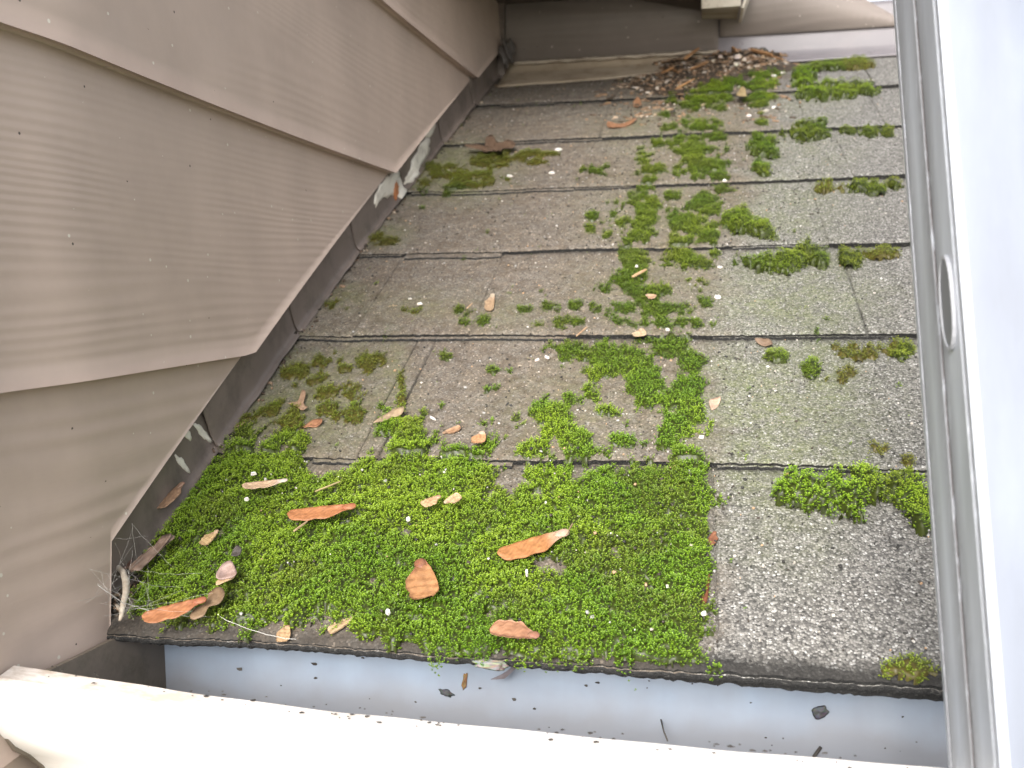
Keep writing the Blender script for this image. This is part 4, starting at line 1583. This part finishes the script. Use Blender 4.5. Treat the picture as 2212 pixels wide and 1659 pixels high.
add_leaf('dry_leaf', 'crumpled brown oak leaf with lobes under the flashing near the top', 'leaf', [(1004, 323), (1030, 316), (1046, 317), (1050, 302), (1064, 296), (1072, 306), (1084, 309), (1098, 306), (1114, 314), (1104, 322), (1086, 322), (1084, 338), (1076, 342), (1068, 328), (1050, 330), (1036, 324)], (.15, .10, .068), .006, seed=12, lift=.002)
add_leaf('dry_leaf', 'curled brown leaf strip on the upper shingles left of the streak', 'leaf', [(1312, 268), (1340, 268), (1372, 262), (1368, 268), (1340, 278), (1318, 280)], (.30, .16, .09), .003, seed=13)
add_leaf('dry_leaf', 'small tan leaf standing between two moss pads near the top', 'leaf', [(1590, 208), (1600, 192), (1608, 190), (1612, 210)], (.40, .31, .16), .002, seed=14, lift=.003)
add_leaf('dry_leaf', 'pinkish leaf scrap in the debris at the upper left of the heap', 'leaf', [(1412, 184), (1430, 178), (1452, 182), (1448, 192), (1420, 196)], (.38, .25, .18), .003, seed=15)
add_leaf('dry_leaf', 'second pinkish leaf scrap right of the first in the debris', 'leaf', [(1448, 190), (1470, 182), (1492, 178), (1490, 190), (1462, 198)], (.36, .22, .15), .003, seed=16)
add_leaf('dry_leaf', 'orange brown scrap below the debris at the shingle edge', 'leaf', [(1368, 220), (1380, 216), (1386, 226), (1378, 234), (1370, 232)], (.36, .2, .11), .003, seed=17)
add_leaf('dry_leaf', 'brown leaf bits caught on a shingle edge right of the streak', 'leaf', [(1630, 738), (1650, 733), (1668, 742), (1664, 752), (1645, 748)], (.28, .20, .14), .002, seed=18)
add_leaf('dry_leaf', 'grey scrap on moss left of the small tan seed', 'leaf', [(500, 1198), (512, 1182), (522, 1186), (518, 1198), (504, 1206)], (.09, .08, .075), .001, seed=19)

# slivers, twigs
def sliver(name, label, cat, p, q, r, col, group=None, lift=.0, lift2=None, bend=.0, seg=5, flat=.5):
    h = float(roof_w(*onroof(*p))) + moss_h(*p) + r + lift
    h2 = h if lift2 is None else h - lift + lift2
    a = Vector(rp(*onroof(*p, h), h))
    b = Vector(rp(*onroof(*q, h2), h2))
    c0 = a
    bm = bmesh.new()
    d = (b - a)
    perp = d.cross(Vector(NN)).normalized()
    pts = [Vector((0, 0, 0)) + d * t + perp * bend * math.sin(3.14 * t) * d.length for t in np.linspace(0, 1, 6)]
    tube(bm, pts, r, seg, [.7, 1, .95, 1, .9, .55])
    me = bm_mesh(name, bm, False)
    at = me.color_attributes.new('tint', 'FLOAT_COLOR', 'POINT')
    rr = random.Random(int(p[0] * 3 + p[1]))
    for x in at.data:
        f = .75 + .45 * rr.random()
        x.color = (*[c * f for c in col], 1)
    o = link(name, me, M_bits)
    o.location = c0
    return tag(o, label, cat, group)


SPL = (.36, .20, .09)
G1 = 'wood splinters in the debris heap'
for (p, q, r_, lab) in [
    ((1478, 128), (1510, 104), .0022, 'thick brown wood splinter leaning up on the left flank of the debris heap'),
    ((1428, 158), (1456, 146), .0016, 'wood splinter at the far left tip of the debris heap'),
    ((1446, 146), (1466, 156), .0018, 'dark orange splinter crossing near the left tip of the debris heap'),
    ((1490, 150), (1530, 134), .0014, 'slim brown splinter low on the debris heap'),
    ((1574, 98), (1590, 108), .0024, 'reddish bark chip at the top of the debris heap'),
    ((1614, 106), (1668, 118), .0020, 'long brown splinter on the right shoulder of the debris heap'),
    ((1625, 110), (1690, 128), .0012, 'thin tan splinter running down the right flank of the debris heap'),
    ((1460, 192), (1500, 170), .0014, 'tan sliver between pink leaf scraps and moss near the heap'),
    ((1540, 118), (1580, 92), .0010, 'thin bent stalk on the crest of the debris heap'),
]:
    sliver('wood_splinter', lab, 'splinter', p, q, r_, SPL, G1, lift=.010, lift2=.016)
sliver('wood_splinter', 'tan splinter lying on the moss streak, mid roof', 'splinter', (1366, 598), (1396, 582), .0011, (.50, .33, .19))
sliver('wood_splinter', 'orange splinter above the large moss cushion at the lowest edge', 'splinter', (1694, 1025), (1722, 1021), .0008, (.45, .22, .10))
sliver('wood_splinter', 'tan sliver leaning on a moss tuft on bare shingle, left of centre', 'splinter', (1008, 667), (1020, 655), .0006, (.45, .32, .2))
sliver('grass_stalk', 'thin straw stalk beneath the longest orange seed', 'stalk', (634, 1148), (664, 1126), .0006, (.36, .27, .16))
sliver('grass_stalk', 'forked straw stalk on moss above the longest orange seed', 'stalk', (680, 1062), (735, 1040), .0006, (.30, .24, .12))
sliver('grass_stalk', 'thin straw stalk at the shingle edge left of the moss streak', 'stalk', (1245, 726), (1268, 706), .0005, (.45, .3, .18))
sliver('grass_stalk', 'short straw stalk on the shingle left, near the wall', 'stalk', (838, 662), (858, 660), .0005, (.42, .32, .2))
sliver('seed_tail', 'thin dry stalk at the seed end of the brown seed on the right moss', 'stalk', (1224, 1155), (1237, 1130), .0004, (.28, .2, .13))


def flake(label, x, y, sx, sy, ang, col=(.78, .77, .74), group='white flakes scattered on the roof', name='white_flake', th=.0007, lift=0):
    h = float(roof_w(*onroof(x, y))) + moss_h(x, y) + th + lift
    u, v = onroof(x, y, h)
    r = random.Random(int(x * 7 + y))
    bm = bmesh.new()
    n = 9
    lo, hi = [], []
    for i in range(n):
        a = 6.2832 * i / n
        k = .75 + .45 * r.random()
        du, dv = math.cos(a) * sx * k, math.sin(a) * sy * k
        du, dv = du * math.cos(ang) - dv * math.sin(ang), du * math.sin(ang) + dv * math.cos(ang)
        lo.append(bm.verts.new(Vector(rp(du, dv, -th))))
        hi.append(bm.verts.new(Vector(rp(du * .8, dv * .8, th * (.6 + .8 * r.random())))))
    bm.faces.new(lo[::-1])
    bm.faces.new(hi)
    for i in range(n):
        j = (i + 1) % n
        bm.faces.new((lo[i], lo[j], hi[j], hi[i]))
    me = bm_mesh(name, bm, False)
    at = me.color_attributes.new('tint', 'FLOAT_COLOR', 'POINT')
    for q in at.data:
        q.color = (*[c * (.85 + .2 * r.random()) for c in col], 1)
    o = link(name, me, M_bits)
    o.location = rp(u, v, h)
    return tag(o, label, 'flake' if 'flake' in name else 'crumb', group)


for (x, y, a, b, an, lab) in [
    (1551, 642, .0026, .0030, .4, 'biggest white flake, alone on the dusty margin right of the streak'),
    (1205, 323, .0040, .0024, .2, 'bright white flake on the shingle beside the crumpled oak leaf'),
    (1192, 373, .0030, .0034, .5, 'white flake on the bare shingle below the one by the oak leaf'),
    (935, 904, .0036, .0010, -.7, 'long white sliver on bare shingle just above the small moss tongue'),
    (1182, 772, .0022, .0010, -.6, 'white sliver of a pair on the dark shingle, right one'),
    (1161, 777, .0020, .0007, .4, 'thin white sliver of a pair on the dark shingle, left one'),
    (548, 1023, .0019, .0008, .4, 'little white flake on moss above the slim pale seed'),
    (1515, 945, .0020, .0018, .2, 'white flake at the right tip of the moss above the carpet'),
    (1439, 164, .0052, .0018, -.5, 'white stick shaped flake on the left flank of the debris heap'),
    (1690, 157, .0036, .0026, .3, 'white flake right of the top moss pad, upper one'),
    (1672, 163, .0034, .0026, -.2, 'white flake right of the top moss pad, lower one'),
    (1601, 187, .0042, .0028, -.4, 'white flake between two moss pads below the heap'),
    (1662, 118, .0040, .0030, .3, 'white flake on the right foot of the debris heap'),
    (1632, 127, .0030, .0026, .0, 'white flake at the top edge of the bright moss pad'),
    (1555, 577, .0020, .0012, .1, 'white flake on the dusty margin right above the biggest flake'),
    (1442, 712, .0016, .0008, .1, 'small white flake at the shingle edge inside the streak'),
    (886, 646, .0016, .0007, .1, 'tiny white flake near the wall side of the bare shingle, upper'),
    (906, 656, .0022, .0010, .3, 'tiny white flake near the wall side of the bare shingle, lower'),
    (838, 1322, .0014, .0016, .8, 'white flake low on the moss between tan seed and copper seed'),
    (1138, 1237, .0008, .0022, .15, 'upright white sliver on moss under the brown seed'),
    (573, 1035, .0008, .0008, 0, 'pin sized white dot on moss beside the slim pale seed'),
    (532, 1078, .0013, .0012, .5, 'whitish crumb on the moss left of the longest orange seed'),
    (882, 1121, .0013, .0012, .2, 'white crumb on the moss right of the longest orange seed'),
    (1520, 1325, .0015, .0013, .2, 'white crumb at the lower right edge of the moss carpet'),
    (1375, 575, .0012, .0009, .2, 'white crumb above the tan splinter on the streak'),
    (1440, 305, .0026, .0022, .2, 'white crumb at the shingle edge, upper streak'),
    (1566, 390, .0020, .0018, .4, 'white crumb at the right side of the streak, below the upper cushion'),
    (1618, 250, .0034, .0022, .3, 'white crumb on the dusty strip below the top moss pads'),
    (1672, 232, .0030, .0034, .3, 'white crumb under the right top moss pad'),
    (1100, 380, .0030, .0032, .6, 'tan crumb on the bare shingle right of the olive film'),
]:
    flake(lab, x, y, a, b, an)
LUMP = (.70, .64, .56)
for i, (x, y, s) in enumerate([(1594, 122, .0058), (1608, 128, .0042), (1590, 138, .0050), (1586, 112, .0036), (1556, 122, .0034), (1540, 130, .0030), (1600, 104, .0040), (1420, 190, .0034), (1648, 122, .0036)]):
    flake(['white crumb of the pale cluster on the heap, highest big one', 'white crumb of the pale cluster on the heap, right one', 'white crumb of the pale cluster on the heap, bottom one',
           'white crumb topping the pale cluster on the heap', 'flat pale crumb left of the pale cluster on the heap', 'pale crumb beside the thick splinter on the heap',
           'pale curled crumb on the crest of the heap under the rear wall', 'white crumb left of the pink leaf scraps', 'tan crumb on the right shoulder of the heap'][i],
          x, y, s * .8, s * .6, i * .7, LUMP if i != 8 else (.5, .38, .25), 'pale crumbs on the debris heap', 'pale_crumb', s * .34, .010)

# ------------------------------------------------------------------ debris heap: soil and crumbs (uncountable)
def debris():
    r = np.random.default_rng(77)
    # mound
    cu, cv = onroof(1560, 135, .01)
    uu = np.arange(.20, .44, .0025)
    vv = np.arange(.80, 1.01, .0025)
    U, V = np.meshgrid(uu, vv, indexing='ij')
    X, Y = topx(U, V, .008)
    f = np.maximum.reduce([ell(X, Y, 1600, 122, 90, 26, .7), .85 * ell(X, Y, 1510, 146, 90, 22, .7), .6 * ell(X, Y, 1440, 172, 60, 18, .7), .8 * ell(X, Y, 1660, 128, 50, 14, .7)])
    f = f * (.6 + .8 * fbm(U * 90, V * 90, 211, 3))
    W = roof_w(U, V) + .008 * f + .003 * (fbm(U * 260, V * 260, 213, 2) - .5) * f - .0008
    P = np.stack([U, V * CA - W * SA, V * SA + W * CA], -1).reshape(-1, 3)
    F = grid_faces(len(uu), len(vv), flip=True)
    F = F[(f.ravel()[F] > .12).all(1)]
    n1 = fbm(U * 200, V * 200, 215, 3).reshape(-1, 1)
    C = np.array([[.055, .042, .030]]) * (.4 + 1.3 * n1)
    V_, C_, F_ = [P], [C], [F]
    off = len(P)
    # chips: thin little boxes / flakes
    N = 11000
    su = .16 + r.random(N) * .28
    sv = .74 + r.random(N) * .27
    X, Y = topx(su, sv, .008)
    f = np.maximum.reduce([ell(X, Y, 1600, 118, 90, 26, .7), .8 * ell(X, Y, 1510, 140, 90, 24, .7), .5 * ell(X, Y, 1440, 168, 80, 26, .7), .7 * ell(X, Y, 1660, 124, 50, 16, .7),
                           0.07 * ell(X, Y, 1420, 215, 120, 60, .7), .04 * ell(X, Y, 1370, 270, 90, 50, .7), .06 * ell(X, Y, 1650, 210, 60, 60, .7)])
    kp = r.random(N) < f
    su, sv, f = su[kp], sv[kp], f[kp]
    w = roof_w(su, sv) + .010 * np.clip(f - .22, 0, 1) / .78 * (.6 + .8 * fbm(su * 90, sv * 90, 211, 3)) + .0006
    pal = np.array([[.07, .052, .035], [.13, .09, .058], [.30, .19, .11], [.24, .16, .10], [.05, .05, .04], [.42, .33, .24], [.60, .56, .50]])
    pr = [.22, .20, .17, .16, .09, .10, .06]
    v_, f_, c_ = chips(r, su, sv, w, .0020, .0085, pal, pr, off)
    V_.append(v_)
    F_ += f_
    C_.append(c_)
    me = mesh_np('debris', np.concatenate(V_), F_, np.concatenate(C_), sm=False)
    o = link('debris', me, M_bits)
    tag(o, 'heap of dark soil and wood crumbs gathered at the foot of the rear wall', 'debris', kind='stuff')


def chips(r, su, sv, w, l0, l1, pal, pr, off, pw=2):
    n = len(su)
    L = l0 + l1 * r.random(n) ** pw
    B = L * (.22 + .5 * r.random(n))
    th = .0005 + .0006 * r.random(n)
    a = r.random(n) * 6.28
    d1 = np.stack([np.cos(a), np.sin(a), .5 * (r.random(n) - .5)], -1)
    d2 = np.stack([-np.sin(a), np.cos(a), .5 * (r.random(n) - .5)], -1)
    c = np.stack([su, sv, w], -1)
    pc = pal[r.choice(len(pal), n, p=pr)]
    corners = []
    for sz in (-1, 1):
        for (x_, y_) in ((-1, -1), (1, -.8), (.9, 1), (-.8, .9)):
            corners.append(c + d1 * (L * x_ / 2)[:, None] + d2 * (B * y_ / 2)[:, None] + np.array([0, 0, 1]) * (th * sz)[:, None])
    K = np.stack(corners, 1).reshape(-1, 3)
    Kw = np.stack([K[:, 0], K[:, 1] * CA - K[:, 2] * SA, K[:, 1] * SA + K[:, 2] * CA], -1)
    i = np.arange(n) * 8 + off
    bx = [(3, 2, 1, 0), (4, 5, 6, 7), (0, 1, 5, 4), (1, 2, 6, 5), (2, 3, 7, 6), (3, 0, 4, 7)]
    return Kw, [np.stack([i + q for q in b], 1) for b in bx], np.repeat(pc, 8, 0)


debris()


def channel_dirt():
    """soil and leaf crumbs caught in the channel along the step flashing, thickest in the near corner"""
    r = np.random.default_rng(31)
    N = 1500
    sv = .012 + r.random(N) ** 1.7 * .95
    off_ = .0035 + .010 * r.random(N) ** 2
    su = wx(sv * CA) + off_
    near = np.exp(-sv / .045)
    kp = r.random(N) < .25 + .75 * near
    su, sv, near = su[kp], sv[kp], near[kp]
    w = roof_w(su, sv) + .0006 + .006 * near * r.random(len(su))
    pal = np.array([[.035, .028, .02], [.08, .058, .04], [.17, .115, .08], [.30, .21, .14], [.45, .38, .30]])
    v_, f_, c_ = chips(r, su, sv, w, .0010, .0038, pal, [.36, .28, .18, .12, .06], 0, 2.2)
    me = mesh_np('channel_dirt', v_, f_, c_, sm=False)
    tag(link('channel_dirt', me, M_bits), 'dark soil and leaf crumbs caught along the foot of the step flashing', 'dirt', kind='stuff')


channel_dirt()


def grit():
    """pale and dark crumbs, loose granules and seed husks over the shingles"""
    r = np.random.default_rng(99)
    N = 15000
    su = .0 + r.random(N) * .56
    sv = .004 + r.random(N) * .97
    X, Y = topx(su, sv, .003)
    dens = .30 + .45 * ell(X, Y, 1450, 700, 300, 600, .8) + .5 * ell(X, Y, 1250, 860, 330, 130, .8)
    kp = (r.random(N) < dens) & (su > wx(sv * CA) + .016)
    su, sv = su[kp], sv[kp]
    n = len(su)
    mh = np.where(Y[kp] > 985, .006, .0)
    w = roof_w(su, sv) + .0004 + mh
    L = .0007 + .0016 * r.random(n) ** 3
    B = L * (.5 + .5 * r.random(n))
    a = r.random(n) * 6.28
    d1 = np.stack([np.cos(a), np.sin(a), .4 * (r.random(n) - .5)], -1)
    d2 = np.stack([-np.sin(a), np.cos(a), .4 * (r.random(n) - .5)], -1)
    c = np.stack([su, sv, w], -1)
    pal = np.array([[.70, .69, .66], [.50, .47, .42], [.45, .30, .18], [.03, .03, .028], [.06, .05, .04], [.35, .35, .34]])
    pc = pal[r.choice(len(pal), n, p=[.03, .085, .055, .43, .30, .10])]
    cor = []
    for sz in (-1, 1):
        for (x_, y_) in ((-1, -1), (1, -.8), (.9, 1), (-.8, .9)):
            s = 1 if sz < 0 else .7
            cor.append(c + d1 * (L * x_ / 2 * s)[:, None] + d2 * (B * y_ / 2 * s)[:, None] + np.array([0, 0, 1]) * (.00035 * sz))
    K = np.stack(cor, 1).reshape(-1, 3)
    Kw = np.stack([K[:, 0], K[:, 1] * CA - K[:, 2] * SA, K[:, 1] * SA + K[:, 2] * CA], -1)
    i = np.arange(n) * 8
    bx = [(3, 2, 1, 0), (4, 5, 6, 7), (0, 1, 5, 4), (1, 2, 6, 5), (2, 3, 7, 6), (3, 0, 4, 7)]
    me = mesh_np('loose_grit', Kw, [np.stack([i + q for q in b], 1) for b in bx], np.repeat(pc, 8, 0), sm=False)
    tag(link('loose_grit', me, M_bits), 'loose pale and dark grit strewn over the shingles', 'grit', kind='stuff')


grit()

# ------------------------------------------------------------------ things in and on the gutter
def chunk(name, label, cat, P, s, col, seed, mat=M_bits, stretch=(1, 1, 1), rot=0):
    bm = bmesh.new()
    bmesh.ops.create_icosphere(bm, subdivisions=3, radius=1)
    r = random.Random(seed)
    ph = [r.random() * 6 for _ in range(4)]
    for v in bm.verts:
        n_ = v.co.normalized()
        k = 1 + .3 * math.sin(n_.x * 4 + ph[0]) * math.sin(n_.z * 5 + ph[1]) + .2 * math.sin(n_.y * 7 + ph[2])
        v.co = Vector((n_.x * stretch[0], n_.y * stretch[1], n_.z * stretch[2])) * s * k
    bmesh.ops.rotate(bm, verts=bm.verts, cent=(0, 0, 0), matrix=Matrix.Rotation(rot, 3, 'Y'))
    me = bm_mesh(name, bm, True)
    at = me.color_attributes.new('tint', 'FLOAT_COLOR', 'POINT')
    for q in at.data:
        q.color = (*[c * (.7 + .6 * r.random()) for c in col], 1)
    o = link(name, me, mat)
    o.location = P
    return tag(o, label, cat)


YG = .0395
chunk('dirt_clod', 'dark clod stuck inside the gutter left of centre', 'dirt clod', onplane(964, 1497, 1, YG), .0026, (.05, .055, .06), 3, stretch=(1.3, .5, .6), rot=.3)
chunk('dirt_clod', 'dark pointed clod stuck inside the gutter toward the ladder', 'dirt clod', onplane(1772, 1537, 1, YG), .0030, (.06, .07, .08), 5, stretch=(1.2, .5, .9), rot=-.5)
chunk('rice_seed', 'brown grain like seed stuck inside the gutter below the eave', 'seed', onplane(1004, 1470, 1, YG), .0026, (.24, .15, .06), 7, stretch=(.42, .4, 1.5), rot=.15)
chunk('lichen_scrap', 'grey curl of lichen hanging off the eave edge', 'lichen', onplane(1058, 1436, 1, -.001), .0032, (.24, .24, .20), 9, stretch=(2.2, .5, .7))


def gut_twig(name, label, pts, r, col):
    bm = bmesh.new()
    tube(bm, [Vector(p) - Vector(pts[0]) for p in pts], r, 6)
    me = bm_mesh(name, bm, True)
    at = me.color_attributes.new('tint', 'FLOAT_COLOR', 'POINT')
    for q in at.data:
        q.color = (*col, 1)
    o = link(name, me, M_bits)
    o.location = pts[0]
    return tag(o, label, 'twig')


gut_twig('twig', 'short dark twig leaning inside the gutter near the ladder', [onplane(1748, 1650, 1, YG - .006), onplane(1760, 1632, 1, YG - .003), onplane(1773, 1614, 1, YG)], .0008, (.05, .045, .04))
gut_twig('twig', 'thin dark twig lying along the gutter lip right of centre', [onplane(1340, 1612, 1, -.0535), onplane(1385, 1616, 1, -.0545), onplane(1420, 1622, 1, -.0540), onplane(1452, 1624, 1, -.0530)], .0010, (.16, .12, .085))
gut_twig('twig', 'hair thin stem standing inside the gutter behind the lip twig', [onplane(1442, 1600, 1, YG - .02), onplane(1434, 1580, 1, YG - .012), onplane(1428, 1555, 1, YG)], .0004, (.1, .09, .08))
# feathery leaf scrap hanging from the eave
bm = bmesh.new()
P = [onplane(x, y, 1, .030) for x, y in [(1060, 1468), (1078, 1460), (1092, 1452), (1106, 1440), (1124, 1432), (1112, 1446), (1102, 1456), (1090, 1466), (1072, 1468)]]
f1 = [bm.verts.new(Vector(p) - Vector(P[0])) for p in P]
f2 = [bm.verts.new(Vector(p) - Vector(P[0]) + Vector((0, .0005, 0))) for p in P]
bm.faces.new(f1)
bm.faces.new(f2[::-1])
for i in range(len(P)):
    j = (i + 1) % len(P)
    bm.faces.new((f1[j], f1[i], f2[i], f2[j]))
me = bm_mesh('dry_leaf', bm)
at = me.color_attributes.new('tint', 'FLOAT_COLOR', 'POINT')
for q in at.data:
    q.color = (.22, .20, .22, 1)
o = link('dry_leaf', me, M_leaf)
o.location = P[0]
tag(o, 'thin grey leaf dangling into the gutter under the eave', 'leaf')


def gutter_specks():
    r = np.random.default_rng(5)
    V_, F_, C_ = [], [], []
    off = 0
    spots = []
    for _ in range(85):                       # on the hem and front face
        x = .02 + r.random() * .34
        y = -.0560 - .010 * r.random()
        spots.append((x, y, float(lipz(x)) + .0007, .0003 + .0007 * r.random() ** 2, 'z'))
    for _ in range(38):
        x = .03 + r.random() * .36
        spots.append((x, .0394, -.012 - .05 * r.random(), .0003 + .0007 * r.random() ** 2, 'y'))
    for x, y, z, s, ax_ in spots:
        n = 7
        a = np.arange(n) * 6.2832 / n
        k = .6 + .7 * r.random(n)
        p, q = np.cos(a) * s * k * (1 + r.random()), np.sin(a) * s * k
        if ax_ == 'z':
            ring = np.stack([x + p, y + q, np.full(n, z)], -1)
            tip = np.array([[x, y, z + .0004]])
        else:
            ring = np.stack([x + p, np.full(n, y), z + q], -1)
            tip = np.array([[x, y - .0005, z]])
        V_.append(np.concatenate([ring, tip]))
        i = np.arange(n)
        F_.append(np.stack([i, (i + 1) % n, np.full(n, n)], 1) + off)
        off += n + 1
        C_.append(np.tile([[.05, .045, .04]], (n + 1, 1)) * (.6 + r.random()))
    me = mesh_np('dirt_specks', np.concatenate(V_), [np.concatenate(F_)], np.concatenate(C_))
    tag(link('dirt_specks', me, M_bits), 'black dirt specks peppering the gutter lip and trough', 'dirt', kind='stuff')


gutter_specks()

# ------------------------------------------------------------------ cobweb and curled stem in the lower left corner
web_o = empty('cobweb', 'wispy grey cobweb strung across the lower left corner above the gutter', 'cobweb', tuple(onplane(450, 1330, 1, .0)))
bm = bmesh.new()
rw = random.Random(3)


def strand(a, b, r, sagz=.002):
    pts = []
    for t in np.linspace(0, 1, 9):
        p = Vector(a) * (1 - t) + Vector(b) * t
        p.z -= sagz * math.sin(3.14 * t)
        p += Vector((rw.gauss(0, .0002), rw.gauss(0, .0002), rw.gauss(0, .0003)))
        pts.append(p)
    tube(bm, pts, r, 5)


Wl = [onplane(x, y, 0, .0135) for x, y in [(196, 1228), (210, 1262), (168, 1300), (232, 1150), (225, 1330), (285, 1130), (250, 1205)]]
Rr = [rp(*onroof(x, y, .008), .008) for x, y in [(640, 1383), (470, 1330), (400, 1270), (520, 1360), (340, 1300), (300, 1240), (370, 1345)]]
mid = Vector(rp(*onroof(300, 1310, .012), .012))
strand(Wl[1], mid, .00022)
strand(mid, Rr[1], .00020)
strand(Rr[1], Rr[0], .00018)
for a, b in ((0, 2), (1, 4), (2, 5), (4, 2), (5, 5)):
    strand(Wl[a], Rr[b], .00006)
for _ in range(22):
    a, b = rw.choice(Wl), rw.choice(Rr)
    t1, t2 = rw.random() * .6, rw.random() * .6
    c, d = rw.choice(Wl), rw.choice(Rr)
    strand(Vector(a).lerp(Vector(b), t1), Vector(c).lerp(Vector(d), t2), .00004, .001)
link('silk_threads', bm_mesh('silk_threads', bm, True), M_web, web_o)
bm = bmesh.new()
P = [rp(*onroof(x, y, .014), .014) for x, y in [(247, 1228), (256, 1226), (266, 1236), (272, 1256), (272, 1280), (266, 1305), (262, 1330), (259, 1340)]]
tube(bm, [Vector(p) - Vector(P[0]) for p in P], .0016, 8, [.7, .9, 1, 1.1, 1, .9, .7, .4])
me = bm_mesh('curled_stem', bm, True)
at = me.color_attributes.new('tint', 'FLOAT_COLOR', 'POINT')
for q in at.data:
    q.color = (.55, .49, .40, 1)
o = link('curled_stem', me, M_bits)
o.location = P[0]
tag(o, 'pale hooked stem hanging in the dark corner at the wall foot', 'stem')
